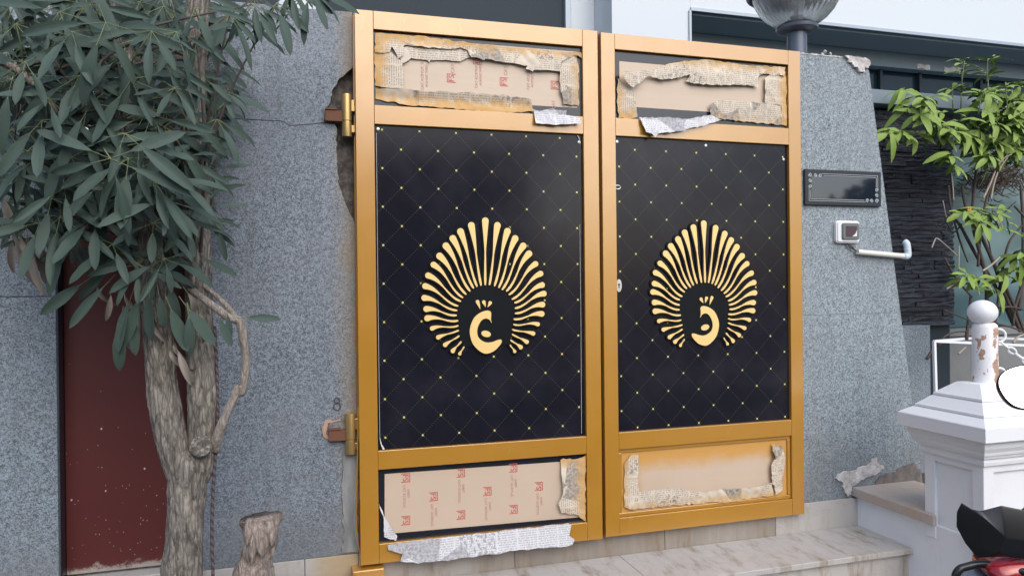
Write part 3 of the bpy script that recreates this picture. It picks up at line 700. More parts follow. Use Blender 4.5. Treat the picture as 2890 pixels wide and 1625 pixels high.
# ================================================================== GATE
DATA = {'feath': [(0.3916, 0.7864, 0.4095, 0.8144), (0.3641, 0.7987, 0.3981, 0.8348), (0.3337, 0.8232, 0.3905, 0.8577), (0.3066, 0.8533, 0.3884, 0.8786), (0.283, 0.8886, 0.3873, 0.8976), (0.2645, 0.9285, 0.3866, 0.9167), (0.2613, 0.9644, 0.3808, 0.9377), (0.2541, 1.0075, 0.3833, 0.9566), (0.2577, 1.0531, 0.3872, 0.9738), (0.2699, 1.0942, 0.3985, 0.9917), (0.2916, 1.1358, 0.407, 1.0061), (0.3156, 1.1695, 0.4201, 1.0187), (0.3411, 1.2092, 0.436, 1.0307), (0.3689, 1.2382, 0.4501, 1.042), (0.3996, 1.2656, 0.4642, 1.0486), (0.4435, 1.2902, 0.4807, 1.053), (0.5004, 1.3092, 0.4971, 1.0542), (0.5499, 1.2915, 0.5141, 1.0541), (0.5911, 1.2689, 0.5349, 1.0502), (0.623, 1.24, 0.5519, 1.0431), (0.6564, 1.2105, 0.5661, 1.0351), (0.6804, 1.179, 0.5837, 1.0289), (0.7072, 1.138, 0.5941, 1.0149), (0.7284, 1.0987, 0.6058, 0.9963), (0.7343, 1.0528, 0.6167, 0.9822), (0.7413, 1.0176, 0.618, 0.9605), (0.7349, 0.9733, 0.6187, 0.9405), (0.7315, 0.9359, 0.6127, 0.9175), (0.7144, 0.8942, 0.611, 0.8967), (0.6944, 0.8574, 0.606, 0.876), (0.6668, 0.8247, 0.6058, 0.8575), (0.6413, 0.8041, 0.5993, 0.8346), (0.616, 0.7878, 0.5971, 0.8148)], 'body': [(0.5139, 0.9518), (0.52, 0.9439), (0.5192, 0.9196), (0.5214, 0.9044), (0.5135, 0.9165), (0.4994, 0.9223), (0.4829, 0.9172), (0.4691, 0.8979), (0.4623, 0.873), (0.4667, 0.85), (0.482, 0.8349), (0.5031, 0.827), (0.5267, 0.829), (0.5458, 0.8358), (0.5601, 0.8367), (0.5619, 0.8265), (0.5503, 0.8099), (0.5311, 0.793), (0.5083, 0.7842), (0.4885, 0.7849), (0.4661, 0.7989), (0.4467, 0.8205), (0.4363, 0.8463), (0.4324, 0.8738), (0.4383, 0.9009), (0.4526, 0.9279), (0.4762, 0.9457), (0.4998, 0.9535)], 'crest': [((0.465, 0.9893), (0.4763, 0.958)), ((0.4907, 0.9875), (0.4976, 0.9668)), ((0.5166, 0.9839), (0.5056, 0.9662))], 'eye': [(0.4988, 0.8615), (0.5176, 0.8554), (0.4939, 0.8501)], 'paper': {'L1': [(0.078, 2.0163), (0.1227, 2.0187), (0.2046, 2.0189), (0.257, 2.0215), (0.3187, 2.0164), (0.4036, 2.0113), (0.4991, 2.0086), (0.6197, 2.0023), (0.7144, 2.005), (0.8204, 1.9994), (0.9137, 2.0064), (0.9184, 1.9836), (0.8839, 1.9949), (0.8592, 1.9792), (0.8248, 1.9583), (0.8171, 1.921), (0.7614, 1.9227), (0.7063, 1.918), (0.7038, 1.911), (0.6706, 1.9201), (0.6803, 1.9344), (0.5909, 1.9416), (0.503, 1.9487), (0.503, 1.942), (0.471, 1.9508), (0.4482, 1.9514), (0.4349, 1.9792), (0.4079, 1.9882), (0.3628, 1.9781), (0.2829, 1.9764), (0.1868, 1.9798), (0.1799, 1.9381), (0.1603, 1.9237), (0.1393, 1.9696), (0.1305, 1.9474), (0.0751, 1.9432)], 'L2': [(0.1442, 1.9737), (0.4315, 1.9871), (0.4494, 1.9552), (0.4083, 1.9353), (0.2876, 1.9301), (0.2831, 1.921), (0.2875, 1.9169), (0.2744, 1.9313), (0.2131, 1.9334), (0.1824, 1.9095), (0.1696, 1.9302)], 'L3': [(0.0733, 1.9483), (0.1352, 1.9487), (0.18, 1.9174), (0.181, 1.8091), (0.1336, 1.8105), (0.0995, 1.8148), (0.074, 1.8197)], 'L4': [(0.0758, 1.8064), (0.1163, 1.8089), (0.1937, 1.8094), (0.2856, 1.8063), (0.4197, 1.81), (0.488, 1.8097), (0.5897, 1.809), (0.6981, 1.7995), (0.7048, 1.7544), (0.6218, 1.7432), (0.5332, 1.7407), (0.3605, 1.7469), (0.2105, 1.7496), (0.0775, 1.7679)], 'L5': [(0.8182, 1.9265), (0.8307, 1.9596), (0.8851, 1.9959), (0.9043, 1.9464), (0.9026, 1.7887), (0.8338, 1.7895), (0.8268, 1.8259), (0.8198, 1.8531)], 'L6': [(0.7022, 1.7468), (0.7473, 1.7415), (0.8388, 1.7427), (0.8998, 1.7344), (0.8995, 1.7091), (0.7852, 1.6966), (0.7064, 1.6996)], 'L7': [(0.6978, 1.7619), (0.7262, 1.7544), (0.7742, 1.7661), (0.8031, 1.7631), (0.8444, 1.7631), (0.8417, 1.7423), (0.75, 1.7407), (0.7071, 1.7466)], 'R1': [(0.0691, 1.9352), (0.1497, 1.9434), (0.2342, 1.9568), (0.3041, 1.9885), (0.3803, 2.0113), (0.4907, 2.0272), (0.6259, 2.0205), (0.7645, 2.0186), (0.9067, 2.0243), (0.9003, 1.9831), (0.7876, 1.9851), (0.7581, 1.9678), (0.7576, 1.9226), (0.7169, 1.9274), (0.5964, 1.9216), (0.568, 1.9172), (0.4341, 1.9154), (0.3957, 1.9249), (0.418, 1.9557), (0.3685, 1.9376), (0.2712, 1.9211), (0.218, 1.9341), (0.1808, 1.9075), (0.1385, 1.8761), (0.1023, 1.9021)], 'R2': [(0.078, 1.9154), (0.114, 1.8895), (0.1399, 1.877), (0.1551, 1.8256), (0.1701, 1.7597), (0.1333, 1.7482), (0.0813, 1.75), (0.0743, 1.8206)], 'R3': [(0.7954, 1.9663), (0.849, 1.9954), (0.9088, 2.0049), (0.9141, 1.9441), (0.912, 1.7605), (0.8821, 1.764), (0.8861, 1.8507), (0.7942, 1.8552)], 'R4': [(0.5114, 1.8276), (0.5567, 1.8525), (0.6476, 1.8557), (0.7401, 1.8539), (0.8816, 1.8499), (0.8866, 1.7638), (0.7742, 1.7654), (0.5897, 1.7704), (0.5221, 1.7765)], 'R5': [(0.1685, 1.7544), (0.3223, 1.7606), (0.4145, 1.7609), (0.5084, 1.7831), (0.5698, 1.767), (0.4415, 1.7259), (0.3486, 1.7018), (0.2467, 1.6848), (0.2306, 1.6697), (0.2202, 1.6835), (0.1887, 1.6891), (0.1787, 1.7265)], 'L8': [(0.8045, 0.3391), (0.8189, 0.3425), (0.8861, 0.3376), (0.9162, 0.349), (0.9132, 0.0765), (0.8811, 0.1045), (0.8069, 0.1228), (0.7931, 0.1646), (0.8125, 0.1989), (0.8108, 0.2621)], 'L9': [(0.1008, 0.0701), (0.1404, 0.0743), (0.2247, 0.076), (0.4726, 0.0784), (0.6399, 0.0791), (0.8315, 0.0824), (0.8457, 0.072), (0.8333, 0.0329), (0.8546, 0.0173), (0.8448, -0.0042), (0.8163, -0.0056), (0.769, -0.0051), (0.6069, -0.001), (0.4317, -0.0081), (0.2152, -0.0076), (0.148, 0.0062), (0.1566, 0.0305), (0.1317, 0.0416), (0.1027, 0.0531)], 'L10': [(0.0712, 0.2267), (0.0854, 0.196), (0.0934, 0.17), (0.1386, 0.0981), (0.1342, 0.0795), (0.0885, 0.099), (0.0892, 0.1662)], 'R6': [(0.0916, 0.2973), (0.1244, 0.334), (0.1568, 0.3315), (0.159, 0.282), (0.1503, 0.2334), (0.152, 0.1396), (0.111, 0.1041), (0.0896, 0.116)], 'R7': [(0.111, 0.1486), (0.1437, 0.1702), (0.2092, 0.1791), (0.3424, 0.1721), (0.3704, 0.1595), (0.4556, 0.1467), (0.5775, 0.151), (0.6899, 0.141), (0.811, 0.1563), (0.8226, 0.0977), (0.6298, 0.0897), (0.3697, 0.0992), (0.1646, 0.1016), (0.1052, 0.1074)], 'R8': [(0.8129, 0.3287), (0.8619, 0.3199), (0.874, 0.298), (0.8921, 0.2545), (0.8664, 0.1725), (0.872, 0.1194), (0.8348, 0.0992), (0.8111, 0.1667), (0.8058, 0.2352), (0.8245, 0.2703)]}, 'film': {'L1': [(0.0958, 2.0118), (0.8994, 1.7804)], 'R1': [(0.0905, 1.9911), (0.9163, 1.8026)], 'L2': [(0.0953, 0.3352), (0.9032, 0.3279), (0.9006, 0.0938), (0.0927, 0.1052)], 'R2': [(0.1215, 0.3405), (0.8916, 0.087)]}, 'logoL1': [(0.3719, 1.8683), (0.5864, 1.8676), (0.8019, 1.8677), (0.4771, 1.9466)], 'logoL2': [(0.1754, 0.3142), (0.2826, 0.2325), (0.3921, 0.3162), (0.4993, 0.2345), (0.6073, 0.3192), (0.7147, 0.2362), (0.1736, 0.1497), (0.3911, 0.1504), (0.6068, 0.1522)], 'textL1': [(0.379, 1.8931), (0.2646, 1.8153), (0.4805, 1.8353), (0.6957, 1.8419), (0.5947, 1.8988), (0.796, 1.7745)]}
def spatial_paint(u, v, rect, reach=.085):
    """how much spray paint reached a point: most at the edges of the opening"""
    u0, u1, v0, v1 = rect; d = min(u-u0, u1-u, v-v0, v1-v); return max(0., min(1., 1-d/reach))
def cut_grid(outline, step):
    bm = bmesh.new(); vs = [bm.verts.new((x, 0, z)) for x, z in outline]
    try: f = bm.faces.new(vs)
    except ValueError: pass
    xs = [p[0] for p in outline]; zs = [p[1] for p in outline]
    x = min(xs)+step*.37
    while x < max(xs):
        bmesh.ops.bisect_plane(bm, geom=bm.verts[:]+bm.edges[:]+bm.faces[:], plane_co=(x, 0, 0), plane_no=(1, 0, 0)); x += step
    z = min(zs)+step*.37
    while z < max(zs):
        bmesh.ops.bisect_plane(bm, geom=bm.verts[:]+bm.edges[:]+bm.faces[:], plane_co=(0, 0, z), plane_no=(0, 0, 1)); z += step
    bmesh.ops.triangulate(bm, faces=bm.faces[:])
    return bm
def sheet(name, outline, dep, rect, mat, parent, wr=.004, curl=0., seed=0, step=.010, paint=1.0, label=None, curlfn=None, reach=.085):
    bm = cut_grid(outline, step)
    uvl = bm.loops.layers.uv.new('UVMap'); pa = bm.verts.layers.float.new('paint')
    cu = sum(p[0] for p in outline)/len(outline); cv = sum(p[1] for p in outline)/len(outline)
    co = {}
    for v in bm.verts:
        u, w = v.co.x, v.co.z; co[v] = (u, w)
        v[pa] = min(1., spatial_paint(u, w, rect, reach)*paint) if paint > 0 else 0.
    for f in bm.faces:
        for l in f.loops:
            u, w = co[l.vert]; l[uvl].uv = (u-cu+seed*.37, w-cv+seed*.53)
    for v in bm.verts:
        u, w = co[v]
        n = noise.noise((u*16+seed*7, w*16, seed))+.5*noise.noise((u*45, w*45+seed*3, seed))+.35*abs(noise.noise((u*28+9, w*70, seed)))
        cr = (1-min(1, abs(noise.noise((u*11+seed*1.7, w*13, seed*2.3)))*5))*.6+(1-min(1, abs(noise.noise((u*23, w*19+seed, 4.1)))*6))*.4
        d_ = min(u-rect[0], rect[1]-u, w-rect[2], rect[3]-w); lift = max(0., min(1., (d_-.03)/.05))
        if wr: v.co.y = dep-abs(n)*wr-cr*wr*.25-lift*.007*(1+noise.noise((u*9, w*5, seed)))
        else: v.co.y = dep
        if curlfn: v.co.y += curlfn(u, w)
    o = obj(name, bm, mat, parent, smooth=True)
    if label: tag(o, label)
    return o
def text_mesh(body, size, mat, parent, name, loc, up=True, ext=.0004, align='LEFT'):
    cu = bpy.data.curves.new(name, 'FONT'); cu.body = body; cu.size = size; cu.extrude = ext; cu.align_x = align; cu.align_y = 'CENTER'; cu.resolution_u = 3
    tmp = bpy.data.objects.new(name, cu); COL.objects.link(tmp)
    me = bpy.data.meshes.new_from_object(tmp.evaluated_get(bpy.context.evaluated_depsgraph_get()))
    bpy.data.objects.remove(tmp); bpy.data.curves.remove(cu)
    # text x runs up (or down) the sheet, letters face -y
    M3 = Matrix(((0, -1, 0), (0, 0, -1), (1, 0, 0))) if up else Matrix(((0, 1, 0), (0, 0, -1), (-1, 0, 0)))
    me.transform(M3.to_4x4()); me.materials.clear(); me.materials.append(mat)
    o = bpy.data.objects.new(name, me); put(o, parent, loc); return o
def logo(parent, u, v, dep, up, clip=None):
    s = .0175; bm = bmesh.new(); t = .0030
    o = thing_part = None
    box(bm, -s, s, 0, .0005, s-t, s); box(bm, -s, s, 0, .0005, -s, -s+t); box(bm, (-s if up else s-t), (-s+t if up else s), 0, .0005, -s+t, s-t)
    if up: pass
    o = obj('printed_logo', bm, MT['ink_red'], parent, loc=(u, dep, v))
    g = -1 if up else 1
    text_mesh('FS', .031, MT['ink_red'], o, 'letters', (g*-.001, 0, -.0145 if up else .0145), up, .0004)
    return o
def emblem(leaf, conv, dep, label):
    cx, cz = conv((.4985, .96))
    E = bpy.data.objects.new('peacock_emblem', None); put(E, leaf, (0, 0, 0)); tag(E, label)
    # black backing board: follows the feather tips
    ring = []
    for tu, tv, ru, rv in DATA['feath']:
        d = Vector((tu-ru, tv-rv)).normalized(); wv = .0118 if .27 < tu < .73 else .0095
        nrm = Vector((-d.y, d.x)); t = Vector((tu, tv))
        for a in (-70, 0, 70):
            q = t+(d*math.cos(R(a))+nrm*math.sin(R(a)))*(wv+.010); ring.append(conv(tuple(q)))
    bk = bmesh.new()
    prism(bk, [conv((f[2], f[3])) for f in DATA['feath']], dep-.006, dep-.0004)
    y0, y1 = dep-.0115, dep-.0076
    N = len(DATA['feath'])
    for i, (tu, tv, ru, rv) in enumerate(DATA['feath']):
        P0 = Vector((ru, rv)); P3 = Vector((tu, tv)); D_ = P3-P0; L = D_.length; d = D_/L
        k = (i-16)/16.; sgn = 1 if k > 0 else -1
        rot = -sgn*R(19)*min(1, abs(k)*2.6) if abs(k) > 0 else 0
        if abs(k) > .8: rot *= .4
        c, s = math.cos(rot), math.sin(rot)
        dr = Vector((d.x*c-d.y*s, d.x*s+d.y*c))
        P1 = P0+dr*L*.36; P2 = P3-dr*L*.38
        bulb = .0135 if abs(k) < .35 else (.0118 if abs(k) < .75 else .0088)
        bulb *= min(1., L/.055+.15) if L < .05 else 1.
        Lf, Rt = [], []
        n = 22
        for j in range(n+1):
            t = j/n
            p = P0*(1-t)**3+P1*3*t*(1-t)**2+P2*3*t*t*(1-t)+P3*t**3
            g = (P1-P0)*3*(1-t)**2+(P2-P1)*6*t*(1-t)+(P3-P2)*3*t*t
            g = g.normalized(); nn = Vector((-g.y, g.x))
            root = .30*bulb*(1-t)+.0010
            sw = bulb*max(0, (t-.25)/.75)**1.6
            wd = max(.0020, root if sw < root*.8 else max(sw, .0022))
            if t < .06: wd *= .55+t*7
            Lf.append(p+nn*wd); Rt.append(p-nn*wd)
            last = (p, g, nn, wd)
        p, g, nn, wd = last
        cap = [p+(nn*math.cos(R(a))+g*math.sin(R(a)))*wd for a in (20, 42, 66, 90, 114, 138, 160)]
        outl = [conv(tuple(q)) for q in Lf+cap+list(reversed(Rt))]
        obj('feather', prism(bmesh.new(), outl, y0, y1), MT['emblem_gold'], E)
        off_ = lambda q, n_, e_: q+n_*e_
        Lo, Ro = [], []
        for j in range(0, n+1, 2):
            mid_ = (Lf[j]+Rt[j])/2; h_ = (Lf[j]-mid_); w_ = h_.length; h_ = h_/w_; Lo.append(mid_+h_*(w_+.0065)); Ro.append(mid_-h_*(w_+.0065))
        cp_ = [p+(nn*math.cos(R(a))+g*math.sin(R(a)))*(wd+.0065) for a in (20, 55, 90, 125, 160)]
        prism(bk, [conv(tuple(q)) for q in Lo+cp_+list(reversed(Ro))], dep-.006-.00004*(i+1), dep-.0004)
    obj('backing_board', bk, MT['emblem_black'], E)
    body = [conv(q) for q in smooth_loop(DATA['body'], 4)]
    obj('peacock_body', prism(bmesh.new(), body, y0, y1), MT['emblem_gold'], E)
    for a, b_ in DATA['crest']:
        A = Vector(a); B_ = Vector(b_); d = (B_-A).normalized(); nn = Vector((-d.y, d.x)); L = (B_-A).length; out = []
        for j in range(15):
            w = R(90+180*j/14); out.append(A+(nn*math.sin(w)*-1+d*math.cos(w))*.0075)
        out += [A+d*L*.6-nn*-.0035, B_+d*.001, A+d*L*.6-nn*.0035]
        pts = [A+(nn*math.cos(R(x))-d*math.sin(R(x)))*.0073 for x in range(0, 181, 20)]+[A+d*L*.55-nn*.0042+nn*.001, B_, A+d*L*.55+nn*.0042]
        obj('crest_feather', prism(bmesh.new(), [conv(tuple(q)) for q in pts], y0, y1), MT['emblem_gold'], E)
    c, ax, bx = [Vector(q) for q in DATA['eye']]
    A, B_ = ax-c, bx-c
    pts = [c+A*math.cos(R(x))+B_*math.sin(R(x)) for x in range(0, 360, 18)]
    obj('eye', prism(bmesh.new(), [conv(tuple(q)) for q in pts], y0, y1), MT['emblem_gold'], E)
def smooth_loop(pts, n):
    P = [Vector(p) for p in pts]; out = []; m = len(P)
    sharp = {3, 20}
    for i in range(m):
        p0, p1, p2, p3 = P[i-1], P[i], P[(i+1) % m], P[(i+2) % m]
        for k in range(n):
            t = k/n; out.append(tuple(.5*((2*p1)+(p2-p0)*t+(2*p0-5*p1+4*p2-p3)*t*t+(3*p1-p0-3*p2+p3)*t**3)))
    return out
def leaf(side):
    LEFT = side == 'L'
    W = .9854 if LEFT else .9825; a = -.0155 if LEFT else .0036
    loc = (0, 0, Z0) if LEFT else (1.9871-.9825*math.cos(.0036), -.9825*math.sin(.0036), Z0)
    lab = 'left gold gate leaf with newspaper hanging along its bottom, its peacock facing right' if LEFT else 'right gold gate leaf with a keyhole plate, its peacock facing left'
    G = thing('gate_leaf', lab, 'gate', loc, a, 'gold framed gate leaves')
    s0, s1 = (.0695, .9185) if LEFT else (.0632, .9185)
    H = 2.1
    Y0, Y1 = 0., .045
    for x0, x1 in ((0, s0), (s1, W)): obj('stile', boxes((x0, x1, Y0, Y1, 0, H), bev=.0018), MT['gold'], G)
    op = [(.0745, .3565), (.4285, .6705+1.0), (1.7425, 2.0300)] if LEFT else [(.0740, .3605), (.4320, 1.6735), (1.7485, 2.0345)]
    zz = [0]+[q for o_ in op for q in o_]+[H]
    for i in range(0, len(zz), 2): obj('rail', boxes((s0+.0004, s1-.0004, Y0+.0002, Y1, zz[i], zz[i+1]), bev=.0018), MT['gold'], G)
    # rebate behind each opening
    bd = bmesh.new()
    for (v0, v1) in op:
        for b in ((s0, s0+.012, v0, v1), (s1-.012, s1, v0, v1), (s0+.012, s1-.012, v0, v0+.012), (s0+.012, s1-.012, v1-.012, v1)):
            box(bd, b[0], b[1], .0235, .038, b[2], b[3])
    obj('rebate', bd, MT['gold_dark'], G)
    # main black panel
    pn = obj('black_panel', boxes((s0+.001, s1-.001, .016, .0225, op[1][0]+.001, op[1][1]-.001)), MT['panel_left' if LEFT else 'panel_right'], G)
    for (v0, v1), nm in ((op[0], 'lower'), (op[2], 'upper')):
        obj('backing_board', boxes((s0+.001, s1-.001, .0175, .0225, v0+.001, v1-.001)), MT['black_board'], G)
    rects = {'T': (s0, s1, op[2][0], op[2][1]), 'B': (s0, s1, op[0][0], op[0][1])}
    if LEFT:
        emblem(G, lambda q: q, .0155, 'gold peacock emblem facing right')
        fT = [(.0958, 2.012), (.8994, 2.012), (.8994, 1.7804), (.0958, 1.7804)]
        f1 = sheet('film_sheet', fT, .0165, rects['T'], MT['film'], G, 0, step=.03, paint=.35)
        fB = DATA['film']['L2']; f2 = sheet('film_sheet', fB, .0165, (s0-.2, s1, op[0][0]-.3, op[0][1]+.3), MT['film'], G, 0, step=.03, paint=.8)
        for u, v in DATA['logoL1']: logo(f1, u, v, .0158, True)
        for q, t in zip(DATA['textL1'], ('CAT', 'CAT ACRYLIC SHEET', 'CAT ACRYLIC SHEET', 'CAT ACRYLIC SHEET', 'CAT', 'CAT')):
            v = max(q[1], 1.80) if len(t) > 4 else q[1]-.005
            text_mesh(t, .0150 if len(t) > 4 else .019, MT['ink_pink'], f1, 'printed_text', (q[0]-(.007 if len(t) > 4 else 0), .0158, v), True)
            if len(t) > 4: text_mesh('ACRYLIC SHEET', .0125, MT['ink_pink'], f1, 'printed_text', (q[0]+.010, .0158, v+.012), True)
        for i, (u, v) in enumerate(DATA['logoL2']):
            logo(f2, u, v, .0158, False)
            if v > .2:
                text_mesh('CAT ACRYLIC', .0145, MT['ink_pink'], f2, 'printed_text', (u-.006, .0158, v-.026), False); text_mesh('SHEET', .0125, MT['ink_pink'], f2, 'printed_text', (u+.010, .0158, v-.044), False)
        for u in (.228+.0, .4, .73, .84):
            pass
        P = DATA['paper']
        sheet('masking_paper', jag(P['L2'], .014, .003, 2), .013, rects['T'], MT['paper'], G, .003, seed=2, paint=.25)
        sheet('masking_paper', jag(P['L3'], .014, .003, 3), .010, rects['T'], MT['paper_rot'], G, .005, seed=3, paint=1.0)
        sheet('masking_paper', jag(P['L5'], .014, .003, 5), .010, rects['T'], MT['paper_rot'], G, .005, seed=5, paint=.75)
        sheet('masking_paper', jag(P['L4'], .014, .003, 4), .009, rects['T'], MT['paper'], G, .006, seed=4, paint=.95, curlfn=lambda u, v: .004*math.sin((v-1.76)*90))
        sheet('masking_paper', jag(P['L1'], .014, .003, 1), .007, rects['T'], MT['paper'], G, .008, seed=1, paint=1.0)
        sheet('masking_paper', jag(P['L7'], .012, .002, 7), -.002, rects['T'], MT['paper_white'], G, .010, seed=7, paint=0)
        sheet('masking_paper', jag(P['L6'], .012, .002, 6), -.006, rects['T'], MT['paper_white'], G, .008, seed=6, paint=0, label='white newspaper flap hanging over the rail', curlfn=lambda u, v: -.012*max(0, (1.752-v)/.04))
        sheet('masking_paper', jag(P['L8'], .012, .003, 8), .009, rects['B'], MT['paper_rot'], G, .006, seed=8, paint=.95)
        sheet('masking_paper', jag(P['L9'], .022, .0030, 9), -.004, rects['B'], MT['paper_white'], G, .005, seed=9.3, paint=0, label='long white newspaper strip hanging over the bottom rail', curlfn=lambda u, v: -.014*max(0, (.09-v)/.09))
        sheet('masking_paper', jag(P['L10'], .012, .002, 10), .004, rects['B'], MT['paper_white'], G, .006, seed=10.7, paint=0, label='curled newspaper corner')
        obj('gap_shade_strip', boxes((W-.02, W+.035, .0455, .050, .0, H)), MT['black_board'], G)  # black strip added behind the gap between the leaves, standing in for its shade
        # peeled protective film at the panel's edges
        bm = bmesh.new(); tube(bm, [(.0785, .0145, .47), (.0775, .0150, 1.0), (.078, .0150, 1.64)], .0006, 5); tube(bm, [(.0785, .014, .475), (.083, .010, .45), (.092, .006, .4315)], [.0008, .0022, .0042], 6)
        tube(bm, [(.902, .0145, .44), (.9045, .0145, .9), (.9035, .0145, 1.3)], .0006, 5)
        tube(bm, [(.896, .012, 1.667), (.903, .010, 1.655), (.908, .013, 1.63)], [.002, .0012, .0006], 6)
        obj('film_curl', bm, MT['plastic_white'], G)
        # hinges on the hanging side
        for zc, h in ((1.703, .0805), (.495, .077)):
            hg = obj('hinge', None_bm(lathe, [(.0185, -h), (.019, -h+.003), (.019, -h*.30), (.0165, -h*.29), (.0165, -h*.25), (.019, -h*.24), (.019, h-.003), (.0185, h)], 24), MT['hinge_gold'], G, loc=(-.031, .030, zc))
            smooth_by_angle(hg, 40)
            for a_, b_ in ((.2, .75), (-.8, -.45)): obj('weld_plate', boxes((.012, .0305, -.006, .014, a_*h, b_*h), bev=.002), MT['hinge_gold'], hg)
            obj('bracket', boxes((-.080, -.012, -.006, .022, -.024, .0165), bev=.002), MT['rust'], hg); obj('bracket', boxes((-.080, -.035, -.010, .022, .018, .0242), bev=.002), MT['rust'], hg)
        # bowed strip on the edge of the stile
        bm = bmesh.new(); pp = [(-.0035, .020, .05), (-.012, .018, .10), (-.0165, .017, .18), (-.012, .018, .30), (-.007, .02, .45), (-.0035, .02, .60)]
        cp = catmull(pp, 6)
        va = [bm.verts.new(p+Vector((0, -.016, 0))) for p in cp]; vb = [bm.verts.new(p+Vector((0, .014, 0))) for p in cp]
        vc = [bm.verts.new(p+Vector((.003, -.016, 0))) for p in cp]
        for i in range(len(cp)-1): bm.faces.new((va[i], va[i+1], vb[i+1], vb[i])); bm.faces.new((vc[i], vc[i+1], va[i+1], va[i]))
        obj('bent_edge_strip', bm, MT['gold'], G, smooth=True)
    else:
        conv = lambda q: (.482-(q[0]-.4985)*1.035, .8*0+q[1]*1.01-.0095)
        emblem(G, conv, .0155, 'gold peacock emblem facing left')
        fT = [(.0905, 1.9911), (.9163, 1.9911), (.9163, 1.8026), (.0905, 1.8026)]
        sheet('film_sheet', fT, .0165, rects['T'], MT['film'], G, 0, step=.03, paint=.2)
        sheet('film_sheet', [(.0815, .345), (.905, .345), (.905, .085), (.0815, .085)], .0165, (s0+.012, s1-.012, op[0][0]-.06, op[0][1]-.005), MT['film'], G, 0, step=.015, paint=1.25, reach=.15)
        # bead round the lower opening
        v0, v1 = op[0]; bm = bmesh.new(); x0, x1 = s0+.001, s1-.001; t = .017
        for b in ((x0, x1, v1-t, v1-.0005), (x0, x1, v0+.0005, v0+t), (x0, x0+t, v0+t+.0004, v1-t-.0004), (x1-t, x1, v0+t+.0004, v1-t-.0004)): box(bm, b[0], b[1], .0095, .0172, b[2], b[3], bev=.003)
        obj('bead', bm, MT['gold'], G)
        P = DATA['paper']
        sheet('masking_paper', jag(P['R2'], .014, .003, 12), .010, rects['T'], MT['paper_rot'], G, .006, seed=12, paint=.8)
        sheet('masking_paper', jag(P['R3'], .014, .003, 13), .010, rects['T'], MT['paper_rot'], G, .006, seed=13, paint=.9)
        sheet('masking_paper', jag(P['R4'], .014, .003, 14), .008, rects['T'], MT['paper'], G, .007, seed=14, paint=.6)
        sheet('masking_paper', jag(P['R1'], .014, .003, 11), .007, rects['T'], MT['paper'], G, .009, seed=11, paint=.8, curlfn=lambda u, v: -.022*max(0, (.24-u)/.14))
        sheet('masking_paper', jag(P['R5'], .014, .003, 15), -.006, rects['T'], MT['paper_white'], G, .009, seed=15.4, paint=0, label='white newspaper flap hanging over the rail', curlfn=lambda u, v: -.016*max(0, (1.75-v)/.055))
        sheet('masking_paper', jag(P['R6'], .012, .003, 16), .010, rects['B'], MT['paper_rot'], G, .005, seed=16, paint=.9)
        sheet('masking_paper', jag(P['R7'], .012, .004, 17), .009, rects['B'], MT['paper'], G, .007, seed=17.2, paint=.9)
        sheet('masking_paper', jag(P['R8'], .012, .004, 18), .008, rects['B'], MT['paper_rot'], G, .010, seed=18, paint=.8)
        kp = obj('keyhole_plate', prism(bmesh.new(), [(.0125*math.cos(R(q)), .027*math.sin(R(q))) for q in range(0, 360, 15)], -.003, 0), MT['steel'], G, loc=(.0775, .016, 1.047))
        obj('keyhole', boxes((-.0022, .0022, -.0036, -.0031, -.012, .002), (-.004, .004, -.0037, -.0032, .0, .008)), MT['wire'], kp)
        kh = obj('latch_hole', None_bm(torus, (0, 0, 0), .013, .008, .003, (1, 0, 0), (0, 0, 1), 18, 6), MT['steel'], G, loc=(.0765, .0155, 1.460), smooth=True)
    # screws at the head of the panel
    for u, v in (((.085, 1.655), (.905, 1.64)) if LEFT else ((.076, 1.652), (.50, 1.655), (.9, 1.61))):
        sc_ = obj('screw', None_bm(lathe, [(.0062, 0), (.0058, .0018), (.002, .0022)], 14), MT['steel'], G, loc=(u, .0158, v), rot=(R(90), 0, 0))
    return G
def None_bm(fn, *a):
    bm = bmesh.new(); fn(bm, *a); return bm
leaf('L'); leaf('R')
gs = obj('gate_stop', boxes((-.031, .087, -.02, .05, .165, .408), bev=.004), MT['gold']); tag(gs, 'gold painted metal block under the bottom left corner of the gate', 'gate stop')

# ================================================================== PLANTS
def at(px, py, Y):
    """a point of the photograph (2576 px wide) on the upright plane y = Y, in metres"""
    yaw, pitch, roll = 0.2910, -0.0031, -0.0106
    f = Vector((math.sin(yaw), math.cos(yaw), 0)); r = Vector((math.cos(yaw), -math.sin(yaw), 0)); u = Vector((0, 0, 1))
    f, u = f*math.cos(pitch)+u*math.sin(pitch), u*math.cos(pitch)-f*math.sin(pitch)
    r, u = r*math.cos(roll)+u*math.sin(roll), u*math.cos(roll)-r*math.sin(roll)
    k = 1.12189; d = f+r*((px*k-1445)/2087)-u*((py*k-812.5)/2087)
    c = Vector((-0.2425, -2.8424, 1.4712)); return c+d*((Y-c.y)/d.y)

